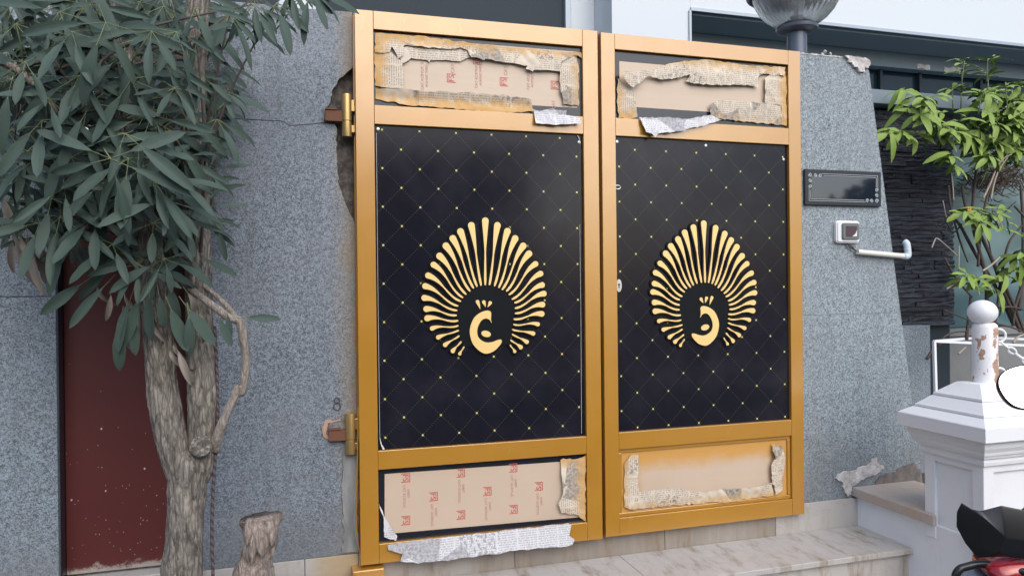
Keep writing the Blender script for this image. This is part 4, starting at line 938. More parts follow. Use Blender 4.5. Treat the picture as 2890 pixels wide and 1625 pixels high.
def leaf_mesh(name, L, Wd, stalk, droop, fold, mat, seed, shape=.9, nseg=9):
    """one blade along +x with a short stalk, folded along its midrib, drooping towards its tip"""
    rnd = random.Random(seed); bm = bmesh.new(); uvl = bm.loops.layers.uv.new('UVMap')
    rows = []; tw = rnd.uniform(-.25, .25); ed = rnd.uniform(.6, 1.3)
    for i in range(nseg+1):
        t = i/nseg; x = stalk+L*t
        w = Wd*.5*(min(1, (t/.42+.03))**.72 if t < .42 else (1-((t-.42)/.58)**2.6)**.62)*shape
        if i == nseg: w = .0006
        z = -droop*L*(stalk/L*.2+t)**2*1.0; tz = tw*t
        row = []
        for j, s in enumerate((-1, -.55, 0, .55, 1)):
            y = s*w; zz = fold*abs(s)*w+.0016*math.sin(t*17*ed+s*2.2+seed)*abs(s)
            row.append((x, y*math.cos(tz)-zz*math.sin(tz), z+y*math.sin(tz)+zz*math.cos(tz), .5+s*.5, t))
        rows.append(row)
    V = [[bm.verts.new(p[:3]) for p in r_] for r_ in rows]
    for i in range(nseg):
        for j in range(4):
            f = bm.faces.new((V[i][j], V[i][j+1], V[i+1][j+1], V[i+1][j]))
            q = (rows[i][j], rows[i][j+1], rows[i+1][j+1], rows[i+1][j])
            for l, p in zip(f.loops, q): l[uvl].uv = (p[3], p[4])
    if stalk > 0:
        n0 = len(bm.faces); z1 = -droop*L*(stalk/L*.2)**2
        tube(bm, [(0, 0, 0), (stalk*.5, 0, -.0005+z1*.3), (stalk+.012, 0, z1+.0005)], [.0013, .0012, .0010], 5, cap=False)
        bm.faces.ensure_lookup_table()
        for f in bm.faces[n0:]:
            f.material_index = 1
    me = bpy.data.meshes.new(name); bm.normal_update(); bm.to_mesh(me); bm.free()
    me.materials.append(mat); me.materials.append(MT['stalk'])
    for p in me.polygons: p.use_smooth = True
    return me
def frame_from(xdir, up):
    x = xdir.normalized(); z = (up-x*up.dot(x)); z = z.normalized() if z.length > 1e-4 else x.orthogonal().normalized(); y = z.cross(x)
    return Matrix((x, y, z)).transposed()
def join_leaves(name, items, parent, kind_label=None):
    """the leaves past the first few hundred, as one real mesh"""
    bm = bmesh.new(); mats = []
    for me, M in items:
        n0 = len(bm.verts); nf = len(bm.faces); bm.from_mesh(me); bm.verts.ensure_lookup_table(); bm.faces.ensure_lookup_table()
        bmesh.ops.transform(bm, matrix=M, verts=bm.verts[n0:])
    me2 = bpy.data.meshes.new(name); bm.to_mesh(me2); bm.free()
    for m_ in items[0][0].materials: me2.materials.append(m_)
    o = put(bpy.data.objects.new(name, me2), parent); o['kind'] = 'stuff'; return o

def bark_disp(amp, s):
    def f(p, w, i):
        a = noise.noise((math.cos(w)*2.6*s, math.sin(w)*2.6*s, p.z*9))*.6+noise.noise((math.cos(w)*6*s, math.sin(w)*6*s, p.z*17))*.7
        b = abs(noise.noise((math.cos(w)*5*s+7, math.sin(w)*5*s, p.z*6+noise.noise((p.x*9, p.y*9, p.z*14))*1.2)))
        return amp*(a*.6-b*1.1+.35)
    return f
def tree():
    base = Vector((-.56, -.33, .25))
    T = thing('trumpet_tree', 'grey barked tree forking into two trunks, with grey green fingered leaves, before the left wall', 'tree', base)
    def part(name, pts, rad, mt, seg=40, n=14, amp=.006, s=1., **k):
        cp = catmull([Vector(p)-base for p in pts], n); rr = interp(rad, len(cp))
        bm = bmesh.new(); tube(bm, cp, rr, seg, disp=bark_disp(amp, s)); return obj(name, bm, MT[mt], T, smooth=True)
    A = lambda x, y, Y=-.35: at(x, y, Y)
    foot = A(457, 1448); 
    part('trunk', [(foot.x-.005, -.34, .0), (foot.x-.003, -.345, .3), foot, A(463, 1370), A(467, 1290), A(471, 1215), A(478, 1165), A(484, 1130)], [.095, .072, .056, .052, .051, .054, .054, .040], 'bark', 72, 16, .010, 1.2)
    part('limb', [A(466, 1255, -.33), A(458, 1200), A(437, 1120), A(413, 1010), A(402, 900), A(394, 800), A(384, 700), A(368, 600, -.36), A(340, 480, -.38), A(322, 340, -.36), A(310, 150, -.33), A(300, -60, -.30)], [.015, .040, .046, .044, .041, .040, .039, .038, .038, .034, .03, .026], 'bark', 56, 14, .0075, 1.2)
    part('limb', [A(488, 1250, -.33), A(506, 1180), A(510, 1100), A(509, 1000), A(503, 860, -.33), A(500, 700, -.30), A(494, 500, -.28), A(484, 330, -.27), A(490, 150, -.26), A(500, -40, -.26)], [.012, .034, .041, .042, .040, .039, .038, .037, .036, .034], 'bark', 56, 14, .0075, 1.2)
    bm = bmesh.new(); lathe(bm, [(.018, -.010), (.030, 0), (.034, .006), (.026, .010), (.012, .004), (.0, .002)], 20)
    for v in bm.verts: v.co += Vector((1, 1, 1))*.003*noise.noise(v.co*90)
    o = obj('knot', bm, MT['bark'], T, smooth=True, loc=A(505, 1122, -.402)-base, rot=(R(90), 0, R(12)))
    part('branch', [A(540, 1130, -.36), A(548, 1095, -.38), A(566, 1050, -.39), A(588, 1000, -.39), A(600, 968, -.39)], [.018, .016, .014, .0125, .011], 'greywood', 20, 6, .0015, 1.)
    part('branch', [A(590, 985, -.39), A(609, 985, -.385), A(616, 950, -.39), A(618, 900, -.39), A(612, 850, -.40), A(602, 808, -.40), A(578, 800, -.41), A(548, 778, -.41), A(500, 742, -.40), A(462, 712, -.38), A(418, 690, -.36)], [.006, .013, .0125, .0125, .013, .0135, .0125, .0115, .0105, .0095, .009], 'greywood', 20, 7, .0018, 1.)
    part('branch', [A(597, 806, -.40), A(575, 775, -.38), A(545, 745, -.36), A(505, 712, -.33)], [.010, .008, .0075, .007], 'greywood', 14, 5, .001, 1.)
    part('branch', [A(-60, 130, -.55), A(40, 175, -.56), A(100, 225, -.56), A(150, 290, -.55)], [.013, .010, .008, .004], 'greywood', 12, 6, .001, 1.)
    # ---- leaves
    meshes = [leaf_mesh('leaf', L, Wd, st, dr, fo, MT['leaf_tree'], i, 1.) for i, (L, Wd, st, dr, fo) in enumerate([
        (.155, .038, .050, .12, .25), (.165, .040, .055, .22, .35), (.135, .035, .046, .30, .2), (.125, .032, .044, .16, .4), (.16, .033, .054, .34, .3), (.145, .041, .048, .05, .15), (.11, .030, .04, .2, .3), (.165, .032, .055, .15, .55)])]
    rnd = random.Random(77)
    camp = Vector((-0.2425, -2.8424, 1.4712))
    front = [(266, 57, -.72), (381, 78, -.70), (64, 156, -.66), (121, 247, -.66), (314, 336, -.66), (439, 222, -.62), (560, 225, -.42), (348, 361, -.60), (278, 399, -.68), (323, 399, -.62), (389, 457, -.60), (162, 472, -.58),
             (318, 485, -.56), (424, 505, -.58), (278, 119, -.62), (578, 38, -.40), (444, 81, -.60), (106, 303, -.60), (505, 192, -.45), (515, 520, -.44), (450, 455, -.56), (283, 613, -.52), (348, 666, -.50), (414, 651, -.50), (240, 545, -.52),
             (151, 545, -.50), (100, 560, -.50), (50, 444, -.52), (636, 12, -.38), (697, 8, -.36), (780, -22, -.34), (545, 300, -.42), (470, 560, -.48), (385, 560, -.54), (40, 60, -.62), (150, 30, -.66), (200, 190, -.62), (230, 260, -.63), (30, 200, -.6), (380, 290, -.6), (180, 80, -.66), (320, 130, -.62), (70, 380, -.55), (360, 420, -.6), (260, 460, -.58), (470, 300, -.5), (410, 150, -.6), (130, 500, -.53), (490, 20, -.5), (20, 330, -.56), (210, 320, -.60), (430, 330, -.58), (330, 200, -.62), (500, 90, -.5), (455, 395, -.52),
             (380, 640, -.42), (180, 395, -.56), (90, 400, -.54), (520, 430, -.42), (480, 640, -.42), (640, -5, -.36), (730, -30, -.34)]
    back = []
    for i in range(150):
        for _ in range(50):
            x, y = rnd.uniform(-40, 545), rnd.uniform(-40, 610)
            if x < 80 and y > 200 and rnd.random() < .75: continue
            if y > 560 and (x < 120 or x > 500): continue
            if x > 505 and y > 330 and rnd.random() < .6: continue
            break
        back.append((x, y, rnd.uniform(-.48, -.12) if x < 425 else rnd.uniform(-.18, -.02)))
    items = []; st = bmesh.new()
    hubs = [A(310, 150, -.33), A(322, 340, -.36), A(340, 480, -.38), A(368, 600, -.36), A(490, 150, -.26), A(494, 500, -.28), A(500, 700, -.30), A(150, 290, -.55), A(40, 175, -.56)]
    for k, (x, y, Y) in enumerate(front+back):
        c = A(x, y, Y); tocam = (camp-c).normalized()
        right_sprig = x > 540 and y < 330
        nrm = (tocam*rnd.uniform(.5, 1.1)+Vector((rnd.uniform(-.4, .4), rnd.uniform(-.1, .1), rnd.uniform(.25, .85)))).normalized()
        if right_sprig: nrm = (tocam*.7+Vector((.1, .1, .7))).normalized()
        e1 = nrm.orthogonal().normalized(); e2 = nrm.cross(e1); ph = rnd.uniform(0, 6.28); n = rnd.choice((5, 6, 6, 7))
        if k >= len(front): n = rnd.choice((5, 6))
        for j in range(n):
            w = ph+2*math.pi*(j+rnd.uniform(-.22, .22))/n
            d = e1*math.cos(w)+e2*math.sin(w)
            dr = Vector((0, 0, -1))*rnd.uniform(.05, .6)
            if right_sprig: dr = Vector((.75, -.1, -.75))*rnd.uniform(.7, 1.2)
            d = (d+dr-nrm*rnd.uniform(-.1, .3)).normalized()
            me = rnd.choice(meshes); s = rnd.uniform(.60, 1.06)*(.88 if y > 420 else 1.0)*(.86 if x > 430 else 1.)
            upv = (nrm+tocam*.35+Vector((rnd.uniform(-.5, .5), rnd.uniform(-.5, .5), rnd.uniform(-.3, .5)))).normalized()
            M = Matrix.Translation(c-base) @ frame_from(d, upv).to_4x4() @ Matrix.Diagonal((s, s*rnd.uniform(.74, 1.04), s, 1))
            items.append((me, M, (c+d*.12-camp).length, c))
        # the common stalk back into the crown
        h = min(hubs, key=lambda q: (q-c).length)
        dd = (h-c); Ls = min(dd.length, rnd.uniform(.12, .2)); dd = (dd.normalized()*.6-nrm*.5+Vector((0, 0, .1))).normalized()
        tube(st, [c-base, c+dd*Ls*.5-base+Vector((0, 0, .008)), c+dd*Ls-base], [.0016, .002, .0022], 5)
    def shown(it):
        c = it[3]; return -.98 < (c-at(1288, 724, c.y)).x < .3
    items.sort(key=lambda it: it[2])
    near = items[:296]; rest = items[296:]
    for me, M, _, _ in near:
        o = put(bpy.data.objects.new('leaf', me), T); o.matrix_local = M
    join_leaves('inner_leaves', [(me, M) for me, M, _, _ in rest], T)
    so_ = obj('leaf_stalks', st, MT['stalk'], T, smooth=True); so_['kind'] = 'stuff'
    # thin twigs through the crown
    tw = bmesh.new()
    for k in range(46):
        h = rnd.choice(hubs); tgt = A(*[(q[0], q[1]) for q in (front+back)][rnd.randrange(len(front+back))], rnd.uniform(-.55, -.2))
        mid = (h+tgt)/2+Vector((rnd.uniform(-.05, .05), 0, rnd.uniform(-.02, .07)))
        tube(tw, catmull([h-base, mid-base, tgt-base], 5), interp([.006, .004, .002], 11), 6)
    t_ = obj('twigs', tw, MT['twig'], T, smooth=True); t_['kind'] = 'stuff'
    # dry leaves: hanging bunch at the left, some near the dead branch and one on the trunk
    dm = [leaf_mesh('dry_leaf', L, Wd, .03, dr, fo, MT['leaf_dry'], 40+i) for i, (L, Wd, dr, fo) in enumerate([(.13, .030, .5, 1.1), (.11, .026, .9, 1.3), (.14, .034, .3, .8), (.10, .03, 1.2, .9)])]
    def dry(x, y, Y, dx, dz, sc_=1., up=None):
        c = A(x, y, Y); d = Vector((dx, rnd.uniform(-.15, .15), dz)).normalized()
        o = put(bpy.data.objects.new('dry_leaf', rnd.choice(dm)), T)
        o.matrix_local = Matrix.Translation(c-base) @ frame_from(d, up or Vector((rnd.uniform(-.6, .6), -1, .2))).to_4x4() @ Matrix.Scale(sc_, 4)
    for i in range(13):
        dry(60+rnd.uniform(-45, 55), 590+rnd.uniform(-45, 25), -.42+rnd.uniform(-.06, .06), rnd.uniform(-.35, .35), -1, rnd.uniform(.7, 1.0))
    for x, y, dx, dz in ((0, 480, .3, -1), (20, 520, -.2, -1), (425, 858, .18, -1), (440, 862, .35, -1), (436, 850, .1, -1), (460, 720, .5, -.8), (430, 705, -.1, -1), (375, 745, .1, -1), (355, 770, -.2, -1), (300, 800, .2, -1), (305, 720, .3, -.9), (240, 700, .2, -1), (280, 725, -.1, -1), (470, 760, .3, -1), (500, 770, .2, -1)):
        dry(x, y, -.44, dx, dz, rnd.uniform(.55, .9))
    # green leaves low down that hang singly near the dead branch
    for x, y, dx, dz in ((380, 700, -.1, -1), (365, 715, -.35, -1), (395, 715, .15, -1), (340, 715, -.3, -1), (415, 740, .35, -1), (450, 745, .6, -.9), (470, 760, .1, -1), (330, 760, .05, -1), (310, 770, -.12, -1), (590, 800, 1, -.02), (570, 770, .1, -1), (540, 780, .35, -.8), (420, 690, .2, -1), (305, 650, -.75, -.7), (290, 690, -.5, -.6), (240, 690, -.9, -.7)):
        c = A(x, y, -.47); d = Vector((dx, rnd.uniform(-.1, .1), dz)).normalized(); me = rnd.choice(meshes)
        o = put(bpy.data.objects.new('leaf', me), T); s = rnd.uniform(.5, .85) if x > 520 else rnd.uniform(.75, .95)
        o.matrix_local = Matrix.Translation(c-base) @ frame_from(d, Vector((rnd.uniform(-.4, .4), -1, .3))).to_4x4() @ Matrix.Scale(s, 4)
tree()
# rope down the right side of the trunk
bm = bmesh.new(); tube(bm, catmull([at(540, 820, -.34), at(546, 950, -.35), at(547, 1080, -.36), at(538, 1200, -.36), at(533, 1330, -.35), at(536, 1450, -.35), at(540, 1560, -.35), at(540, 1640, -.35)], 10), .0052, 8)
tag(obj('rope', bm, MT['rope'], None, smooth=True), 'dark twisted rope hanging down the right side of the tree trunk', 'rope')

def stump():
    S = thing('tree_stump', 'dead broken tree stump with peeling bark, left of the gate foot', 'stump', (-.325, -.33, .2)); b = Vector((-.325, -.33, .2))
    A = lambda x, y, Y=-.35: at(x, y, Y)-b
    cp = catmull([Vector((-.02, -.02, -.2)), Vector((-.02, -.02, .15)), A(640, 1445), A(646, 1405), A(655, 1370), A(660, 1335), A(656, 1300)], 14)
    rr = interp([.085, .072, .060, .050, .045, .050, .053], len(cp)); bm = bmesh.new()
    def dsp(p, w, i): return .013*noise.noise((math.cos(w)*2.2, math.sin(w)*2.2, p.z*14))+.007*noise.noise((math.cos(w)*7, math.sin(w)*7, p.z*38))
    tube(bm, cp, rr, 44, disp=dsp)
    for v in bm.verts:
        if v.co.z > .52: v.co.z += .010*noise.noise((v.co.x*60, v.co.y*60, 3.)); v.co.x += .008*max(0, (v.co.z-.50)/.04)*(1 if v.co.x > .02 else -1)
    obj('trunk', bm, MT['deadwood'], S, smooth=True)
    for (x0, y0, x1, y1, wd, th) in ((652, 1322, 661, 1400, .030, .010), (628, 1305, 622, 1372, .014, .010), (676, 1310, 684, 1372, .016, .010), (640, 1330, 632, 1420, .013, .008)):
        a, c = A(x0, y0, -.405), A(x1, y1, -.412); bm = bmesh.new(); n = 9
        for sgn in (0,):
            F = []; Bk = []
            for i in range(n+1):
                t = i/n; p = a+(c-a)*t; w = wd*math.sin(math.pi*min(.98, t*.75+.2))*(1+.25*noise.noise((t*5, x0, 0)))
                F.append([bm.verts.new(p+Vector((w*s, -th*(1-abs(s))**.5*.9+.004*noise.noise((t*6, s*3, x0)), 0))) for s in (-1, -.5, 0, .5, 1)]); Bk.append([bm.verts.new(p+Vector((w*s, .012, 0))) for s in (-1, 1)])
            for i in range(n):
                for j in range(4): bm.faces.new((F[i][j], F[i][j+1], F[i+1][j+1], F[i+1][j]))
                bm.faces.new((F[i][0], F[i+1][0], Bk[i+1][0], Bk[i][0])); bm.faces.new((F[i+1][4], F[i][4], Bk[i][1], Bk[i+1][1]))
            bm.faces.new([F[n][j] for j in range(5)]+[Bk[n][1], Bk[n][0]]); bm.faces.new([Bk[0][0], Bk[0][1]]+[F[0][j] for j in (4, 3, 2, 1, 0)])
        bmesh.ops.recalc_face_normals(bm, faces=bm.faces)
        obj('bark_flake', bm, MT['deadwood'], S, smooth=True)
    bm = bmesh.new(); rnd = random.Random(3)
    for k in range(9):
        x = 618+k*9; p = A(x, 1298+rnd.uniform(-6, 8)+(k*1.2), -.37); tube(bm, [p-Vector((0, 0, .03)), p+Vector((rnd.uniform(-.008, .008), 0, rnd.uniform(.0, .012)))], [.008, .003], 6)
    bm.free()
stump()

def shrub():
    base = Vector((3.95, .50, 1.02))
    S = thing('shrub', 'leafy yellow green shrub with bare dark stems right of the slate cladding', 'shrub', base)
    Zm = lambda x, y: ((2400+x/2.414)/1.12189, (400+y/2.414)/1.12189)
    def Pz(x, y, Y=.45): return at(*Zm(x, y), Y)-base
    st = [([(790, 1350), (812, 1150), (820, 1050)], .010), ([(1110, 1240), (985, 980), (850, 760), (740, 560), (650, 480)], .011), ([(1160, 1290), (1050, 1030), (985, 850), (890, 640), (800, 500), (760, 300)], .012), ([(1150, 1150), (1172, 900), (1178, 600), (1160, 300)], .012),
          ([(930, 1090), (920, 900), (850, 640), (830, 500), (850, 250), (870, 100)], .011), ([(985, 1240), (1005, 1100), (1040, 850), (1085, 680), (1180, 560)], .009), ([(870, 850), (885, 650), (920, 420), (980, 250)], .008), ([(640, 790), (720, 930), (830, 1060)], .007),
          ([(635, 1145), (760, 1195), (850, 1225)], .005), ([(1010, 1130), (1100, 1125), (1200, 1150)], .006), ([(1000, 1240), (1090, 1260), (1190, 1300)], .007), ([(670, 300), (680, 420), (735, 640), (800, 820)], .007), ([(1120, 440), (1190, 520), (1260, 640)], .007),
          ([(760, 560), (700, 620), (660, 560), (640, 500)], .004), ([(930, 630), (960, 760)], .004), ([(1200, 900), (1130, 1100), (1110, 1250)], .010), ([(1060, 1000), (1130, 1150), (1190, 1310)], .010), ([(600, 1390), (640, 1330), (700, 1300), (790, 1290)], .006), ([(520, 1480), (560, 1420), (620, 1370), (690, 1340)], .009)]
    for pts, r in st:
        Y = .38+.02*(len(pts)%3)+r*6
        cp = catmull([Pz(x, y, Y) for x, y in pts], 6)
        bm = bmesh.new(); tube(bm, cp, interp([r, r*.85, r*.6], len(cp)), 8, disp=lambda p, w, i: .0012*noise.noise(p*60)); obj('stem', bm, MT['twig'], S, smooth=True)
    for pts, r in [([(905, 388), (960, 270), (1000, 170), (1050, 110), (1095, 88)], .0055), ([(958, 392), (975, 300), (1000, 220), (1040, 150), (1070, 110)], .005), ([(555, 722), (572, 680), (590, 658), (650, 705), (728, 775)], .0035), ([(740, 710), (740, 800), (738, 900)], .004), ([(655, 1003), (720, 960), (780, 930)], .006), ([(900, 880), (960, 840), (1018, 785)], .006), ([(690, 210), (700, 330), (704, 400)], .004), ([(735, 1445), (785, 1400)], .006), ([(630, 400), (655, 520)], .002), ([(1110, 1370), (1140, 1330), (1190, 1310)], .007), ([(1000, 480), (1010, 520), (1040, 600)], .003)]:
        bm = bmesh.new(); cp = catmull([Pz(x, y, .34) for x, y in pts], 5); tube(bm, cp, interp([r, r*.7], len(cp)), 7); obj('dry_twig', bm, MT['dry_twig'], S, smooth=True)
    rnd = random.Random(9); th = bmesh.new()
    for k in range(230):
        x, y = rnd.gauss(1010, 130), rnd.gauss(255, 62); a = rnd.gauss(0, .6); L = rnd.uniform(60, 170)
        Y = rnd.uniform(.62, .82); p = Pz(x-math.cos(a)*L/2, y-math.sin(a)*L/2, Y); q = Pz(x+math.cos(a)*L/2, y+math.sin(a)*L/2, Y+rnd.uniform(-.1, .1))
        tube(th, [p, (p+q)/2+Vector((0, 0, rnd.uniform(-.02, .02))), q], [.0028, .003, .002], 4)
    t_ = obj('dead_twigs', th, MT['thatch'], S); t_['kind'] = 'stuff'
    meshes = [leaf_mesh('leaf', L, Wd, .006, dr, fo, MT['leaf_shrub'], 60+i, .8, 8) for i, (L, Wd, dr, fo) in enumerate([(.12, .052, .35, .3), (.13, .054, .55, .25), (.105, .047, .2, .45), (.095, .041, .5, .3), (.12, .048, .8, .2), (.08, .034, .1, .5)])]
    T1 = lambda x, y: ((2050+x/2.413)/1.12189, (y/2.413)/1.12189)
    ros = [(1215, 595, 6, 0), (1350, 650, 7, 0), (1255, 705, 9, 0), (1320, 760, 7, 0), (1620, 415, 8, 1), (1600, 480, 7, 1), (1540, 600, 6, 1), (1780, 400, 7, 1), (1785, 505, 8, 1), (1850, 600, 9, 0), (1790, 660, 8, 0), (1770, 740, 7, 0), (1470, 745, 6, 0), (1200, 890, 10, 0), (1290, 905, 9, 0), (1120, 870, 5, 0), (1370, 690, 6, 0), (1400, 800, 6, 0), (1540, 870, 7, 0), (1470, 850, 5, 0), (1650, 905, 9, 0), (1720, 870, 7, 0), (1530, 1045, 7, 0), (1550, 1105, 6, 0),
           (1850, 820, 9, 0), (1900, 910, 9, 0), (1960, 790, 8, 0), (1980, 640, 7, 0), (2025, 560, 6, 0), (1905, 1030, 9, 0), (1990, 990, 8, 0), (1830, 960, 8, 0), (2050, 880, 8, 0), (2070, 720, 8, 0), (1700, 800, 6, 0), (1640, 850, 5, 0), (1930, 720, 7, 0), (2010, 850, 7, 0), (2080, 1000, 8, 0), (1600, 600, 4, 1), (1420, 640, 6, 0), (1390, 730, 6, 0), (1290, 650, 7, 0), (1680, 960, 7, 0), (1760, 930, 8, 0), (1580, 820, 6, 0), (1880, 760, 8, 0), (2040, 960, 8, 0), (1960, 900, 8, 0), (1740, 620, 7, 1), (1900, 560, 7, 1), (1980, 720, 8, 0), (2090, 600, 7, 0), (2090, 800, 8, 0), (1450, 900, 6, 0), (1800, 1040, 6, 0)]+[(rnd.uniform(1690, 2090), rnd.uniform(600, 1100), 7, 0) for _ in range(18)]
    n_ = 0
    for src, lst in ((T1, ros), (Zm, [(785, 462, 8, 0), (960, 470, 9, 0), (1015, 440, 7, 0), (900, 520, 7, 0), (880, 450, 6, 0), (1060, 540, 5, 0), (1190, 640, 5, 0), (795, 905, 9, 0), (870, 920, 9, 0), (830, 960, 7, 0), (1150, 775, 7, 0), (1120, 855, 8, 0), (1050, 900, 7, 0), (985, 990, 5, 0), (1190, 730, 6, 0), (1210, 850, 7, 0)])):
        for (x, y, n, top) in lst:
            Y = rnd.uniform(.26, .46); c = at(*src(x, y), Y)
            nrm = Vector((rnd.uniform(-.4, .4), -.45+rnd.uniform(-.3, .2), 1.)).normalized() if not top else Vector((rnd.uniform(-.2, .2), -.1, 1)).normalized()
            e1 = nrm.orthogonal().normalized(); e2 = nrm.cross(e1); ph = rnd.uniform(0, 6)
            for j in range(n):
                w = ph+2.4*j; d = (e1*math.cos(w)+e2*math.sin(w))*1.0+nrm*(rnd.uniform(.15, .7) if top else rnd.uniform(-.55, .35))
                o = put(bpy.data.objects.new('leaf', rnd.choice(meshes)), S); s = rnd.uniform(.7, 1.08)*(.8 if top else 1); n_ += 1
                o.matrix_local = Matrix.Translation(c-base-nrm*rnd.uniform(0, .03)) @ frame_from(d, nrm+Vector((rnd.uniform(-.3, .3), -.3, rnd.uniform(-.2, .3)))).to_4x4() @ Matrix.Scale(s, 4)
            if top:
                bm = bmesh.new(); tube(bm, [c-base, c-base-Vector((rnd.uniform(-.02, .03), 0, .13))], [.003, .004], 6); obj('stem', bm, MT['stalk'], S, smooth=True)
    for x, y in ((785, 462), (2010, 0)):
        if y:
            bm = bmesh.new()
            for k in range(5): bmesh.ops.create_icosphere(bm, subdivisions=2, radius=.006, matrix=Matrix.Translation(Vector((math.cos(k*1.3)*.008, -.02, math.sin(k*1.3)*.009))))
            obj('flower_bud', bm, Mat('orange_bud', (.55, .32, .04), .5).m, S, smooth=True, loc=at(*Zm(x, y), .25)-base)
shrub()
pb = obj('planting_bed', boxes((3.0, 9, .05, .86, .0, .35)), MT['soil']); tag(pb, None, None, None, 'structure')
# white steel frame of the planter
def planter_frame():
    a = Vector((3.108, .352, 1.145)); b = Vector((3.30, -.05, 1.145)); c = Vector((3.62, .53, 1.145))
    a = at(2350, 858, .30); b = at(2660, 872, .10); c = at(2470, 848, .55); d = b+(c-a)
    F = thing('planter_frame', 'thin white painted steel frame in front of the shrub stems', 'frame', a)
    def bar(p, q, r=.009):
        bm = bmesh.new(); tube(bm, [p-a, q-a], r, 4); return obj('bar', bm, MT['white'], F)
    bar(a, b); bar(a, c); bar(c, d); bar(b, d)
    for p in (a, b, c, d):
        o = bar(p-Vector((0, 0, .0)), Vector((p.x+.02, p.y, .33)), .010); o.name = 'leg'
planter_frame()

# ================================================================== MOTORCYCLE
def motorcycle():
    yaw = .291; er = Vector((math.cos(yaw), -math.sin(yaw), 0)); ef = Vector((math.sin(yaw), math.cos(yaw), 0)); up = Vector((0, 0, 1))
    O = Vector((1.46, -1.46, 0))          # under the middle of the screen
    Mx = thing('motorcycle', 'parked motorcycle with a black faceted screen, red cowl and oval mirror', 'motorcycle', O, -yaw)
    # local axes: x to its right, y ahead, z up
    # screen: faceted shell, mirrored about x = .045
    cx = .10
    L = [(-.156, -.012, .909), (-.149, -.020, .934), (-.133, -.035, .922), (-.117, -.042, .920), (-.080, -.062, .9385), (cx, -.085, .905)]
    Lb = [(-.158, -.012, .900), (-.156, -.010, .873), (-.141, -.020, .836), (-.122, -.036, .806), (-.106, -.048, .812), (-.068, -.062, .818), (cx, -.085, .800)]
    bm = bmesh.new()
    def quad(*ps):
        try: bm.faces.new([bm.verts.new(p) for p in ps])
        except ValueError: pass
    for sg in (0, 1):
        def m_(p): return p if not sg else (2*cx-p[0], p[1], p[2])
        A_, B_, C_, D_, E_, F_ = [m_(p) for p in L]; a, b, c, d, e, f, g = [m_(p) for p in Lb]
        K1 = m_((-.112, -.056, .905)); K2 = m_((-.078, -.074, .866)); K3 = m_((-.088, -.068, .832))
        quad(A_, B_, C_, K1); quad(C_, D_, K1); quad(A_, K1, K2, b); quad(b, K2, K3, c); quad(c, K3, e, d); quad(D_, E_, K2, K1); quad(E_, F_, m_((cx, -.098, .85)), K2); quad(K2, m_((cx, -.098, .85)), g, f, K3); quad(K3, f, e)
    bmesh.ops.remove_doubles(bm, verts=bm.verts, dist=.0008); bmesh.ops.recalc_face_normals(bm, faces=bm.faces)
    o = obj('windscreen', bm, MT['black_plastic'], Mx)
    for p_ in o.data.polygons: p_.use_smooth = False
    smooth_by_angle(o, 32)
    md = o.modifiers.new('t', 'SOLIDIFY'); md.thickness = .006; md.offset = 0; mb = o.modifiers.new('b', 'BEVEL'); mb.width = .007; mb.segments = 4; mb.limit_method = 'ANGLE'; mb.angle_limit = R(12)
    # red cowl: lofted rounded sections running forward-right
    def loft(name, secs, mt, seg=28, pw=2.6):
        bm = bmesh.new(); rings = []
        for (x, y, z, rx, rz) in secs:
            ring = []
            for k in range(seg):
                w = 2*math.pi*k/seg; cw, sw = math.cos(w), math.sin(w)
                ring.append(bm.verts.new((x+rx*math.copysign(abs(cw)**(2/pw), cw), y, z+rz*math.copysign(abs(sw)**(2/pw), sw))))
            rings.append(ring)
        for i in range(len(rings)-1):
            for k in range(seg): bm.faces.new((rings[i][k], rings[i][(k+1) % seg], rings[i+1][(k+1) % seg], rings[i+1][k]))
        bm.faces.new(list(reversed(rings[0]))); bm.faces.new(rings[-1]); bmesh.ops.recalc_face_normals(bm, faces=bm.faces)
        return obj(name, bm, MT[mt], Mx, smooth=True)
    loft('cowl', [(cx, -.075, .760, .175, .018), (cx, -.07, .772, .198, .030), (cx, -.03, .778, .204, .040), (cx, .02, .780, .20, .040), (cx, .07, .778, .17, .03)], 'red_paint')
    loft('lower_cowl', [(cx+.02, -.09, .60, .10, .10), (cx+.02, -.07, .62, .15, .14), (cx+.02, .0, .63, .16, .15), (cx+.02, .06, .62, .12, .12)], 'red_paint')
    loft('trim', [(cx+.02, -.094, .744, .13, .007), (cx+.02, -.08, .747, .17, .012), (cx+.02, -.0, .747, .18, .012)], 'black_plastic')
    # grab bar with its rounded corner, and the headlamp glass behind it
    bm = bmesh.new(); tube(bm, catmull([(-.166, -.02, .58), (-.168, -.02, .70), (-.166, -.02, .750), (-.158, -.02, .769), (-.14, -.02, .778), (-.09, -.03, .788), (0, -.09, .782), (.1, -.10, .78)], 7), .0095, 12); obj('grab_bar', bm, MT['black_plastic'], Mx, smooth=True)
    bm = bmesh.new(); tube(bm, [(-.083, -.055, .60), (-.083, -.055, .785)], .006, 10); obj('stay', bm, MT['black_plastic'], Mx, smooth=True)
    bm = bmesh.new(); bmesh.ops.create_uvsphere(bm, u_segments=20, v_segments=12, radius=.05, matrix=Matrix.Translation((-.09, .02, .715)) @ Matrix.Diagonal((1, .8, .9, 1))); obj('indicator', bm, MT['grey_metal'], Mx, smooth=True)
    # mirror on its stalk (glass faces back and up to the sky)
    c = Vector((.080, .086, 1.197)); U = Vector((.95, 0, .31)).normalized(); N = Vector((-.12, -.90, .42)).normalized(); U = (U-N*U.dot(N)).normalized(); V = N.cross(U)
    if V.z < 0: V = -V
    bm = bmesh.new(); n = 40; rings = []
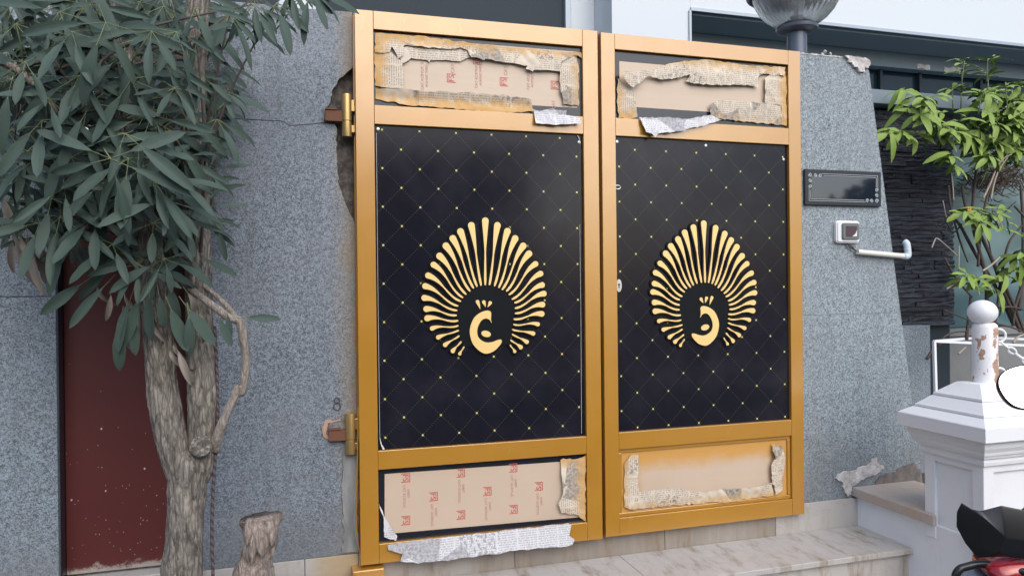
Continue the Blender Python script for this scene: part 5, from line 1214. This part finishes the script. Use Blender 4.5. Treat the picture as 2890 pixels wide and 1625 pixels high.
    def ell(k, s, off): 
        w = 2*math.pi*k/n; cw, sw = math.cos(w), math.sin(w); e = .84
        return c+U*(.063*s*math.copysign(abs(cw)**e, cw))+V*(.056*s*math.copysign(abs(sw)**e, sw))+N*off
    for s, off in ((.945, .001), (.96, .004), (1.0, .003), (1.01, -.004), (.95, -.016), (.7, -.026), (.2, -.03)): rings.append([bm.verts.new(ell(k, s, off)) for k in range(n)])
    for i in range(len(rings)-1):
        for k in range(n): bm.faces.new((rings[i][k], rings[i][(k+1) % n], rings[i+1][(k+1) % n], rings[i+1][k]))
    bm.faces.new(rings[-1]); bmesh.ops.recalc_face_normals(bm, faces=bm.faces); ms = obj('mirror', bm, MT['black_plastic'], Mx, smooth=True)
    bm = bmesh.new(); bm.faces.new([bm.verts.new(ell(k, .95, .0015)) for k in range(n)]); bm.normal_update()
    if bm.faces[:][0].normal.dot(N) < 0: bmesh.ops.reverse_faces(bm, faces=bm.faces[:])
    obj('glass', bm, MT['mirror'], ms)
    bm = bmesh.new(); tube(bm, catmull([c-N*.03, c-N*.045+Vector((.06, 0, -.05)), Vector((.24, .0, 1.02)), Vector((.27, -.02, .93))], 6), .006, 10); obj('stalk', bm, MT['black_plastic'], ms, smooth=True)
    # the rest of it, mostly below and right of the frame
    bm = bmesh.new(); tube(bm, catmull([(-.02, -.04, .90), (.05, -.02, .93), (.2, .0, .92), (.35, -.02, .93), (.45, -.06, .90)], 5), .012, 10); obj('handlebar', bm, MT['black_plastic'], Mx, smooth=True)
    loft('fuel_tank', [(.2, -.16, .78, .05, .06), (.2, -.22, .78, .12, .10), (.2, -.38, .78, .14, .11), (.2, -.5, .75, .08, .08)], 'red_paint')
    loft('seat', [(.2, -.48, .76, .07, .03), (.2, -.6, .76, .12, .05), (.2, -.9, .78, .13, .05), (.2, -1.05, .80, .08, .04)], 'black_plastic')
    loft('engine', [(.2, -.15, .42, .12, .12), (.2, -.2, .42, .15, .16), (.2, -.5, .42, .15, .16), (.2, -.55, .42, .1, .1)], 'grey_metal')
    for y in (.22, -1.02):
        bm = bmesh.new(); torus(bm, (.2, y, .31), .265, .265, .045, (0, 1, 0), (0, 0, 1), 40, 12); wh = obj('wheel', bm, MT['rubber'], Mx, smooth=True)
        bm = bmesh.new(); torus(bm, (.2, y, .31), .225, .225, .012, (0, 1, 0), (0, 0, 1), 40, 8)
        for k in range(6):
            a = k*math.pi/3; tube(bm, [(.2, y, .31), (.2, y+.22*math.cos(a), .31+.22*math.sin(a))], .01, 6)
        obj('rim', bm, MT['grey_metal'], wh, smooth=True)
    bm = bmesh.new()
    for x in (.11, .29): tube(bm, [(x, .22, .31), (x, .06, .90)], .018, 10)
    obj('fork', bm, MT['grey_metal'], Mx, smooth=True)
    bm = bmesh.new(); tube(bm, [(.1, -.3, .02), (.16, -.3, .35)], .012, 8); obj('stand', bm, MT['black_plastic'], Mx, smooth=True)
motorcycle()

# ================================================================== ACROSS THE STREET (seen only as reflections)
oh = thing('opposite_house', 'plain two storey house across the street', 'house', (0, -14, 0))
obj('wall', boxes((-13, 4, -3, 3, 0, 4.0)), MT['plaster'], oh); obj('roof', boxes((-13.4, 4.4, -3.4, 3.4, 4.0, 4.2)), MT['grey_dark'], oh)
for x in (-11, -8, -5, -2, 1): obj('window', boxes((x, x+1.3, 3.001, 3.05, 1.0, 2.4), (x, x+1.3, 3.001, 3.05, 2.9, 3.7)), MT['dark_glass'], oh)
def far_tree():
    T = thing('street_tree', 'round crowned tree across the street', 'tree', (15.8, -13, 0)); bm = bmesh.new(); tube(bm, [(0, 0, 0), (.1, 0, 1.5), (0, .1, 2.8)], [.2, .16, .12], 10); obj('trunk', bm, MT['bark'], T, smooth=True)
    rnd = random.Random(4); bm = bmesh.new()
    for i in range(2600):
        d = Vector((rnd.gauss(0, 1), rnd.gauss(0, 1), rnd.gauss(0, 1))).normalized()*rnd.uniform(.5, 1)**.5; c = Vector((d.x*2.6, d.y*2.4, 2.7+d.z*1.75)); s = rnd.uniform(.1, .22); a = Vector((rnd.gauss(0, 1), rnd.gauss(0, 1), rnd.gauss(0, 1))).normalized(); b = a.orthogonal().normalized()
        bm.faces.new([bm.verts.new(c+a*s), bm.verts.new(c+b*s*.5), bm.verts.new(c-a*s), bm.verts.new(c-b*s*.5)])
    obj('crown', bm, MT['leaf_tree'], T)
far_tree()
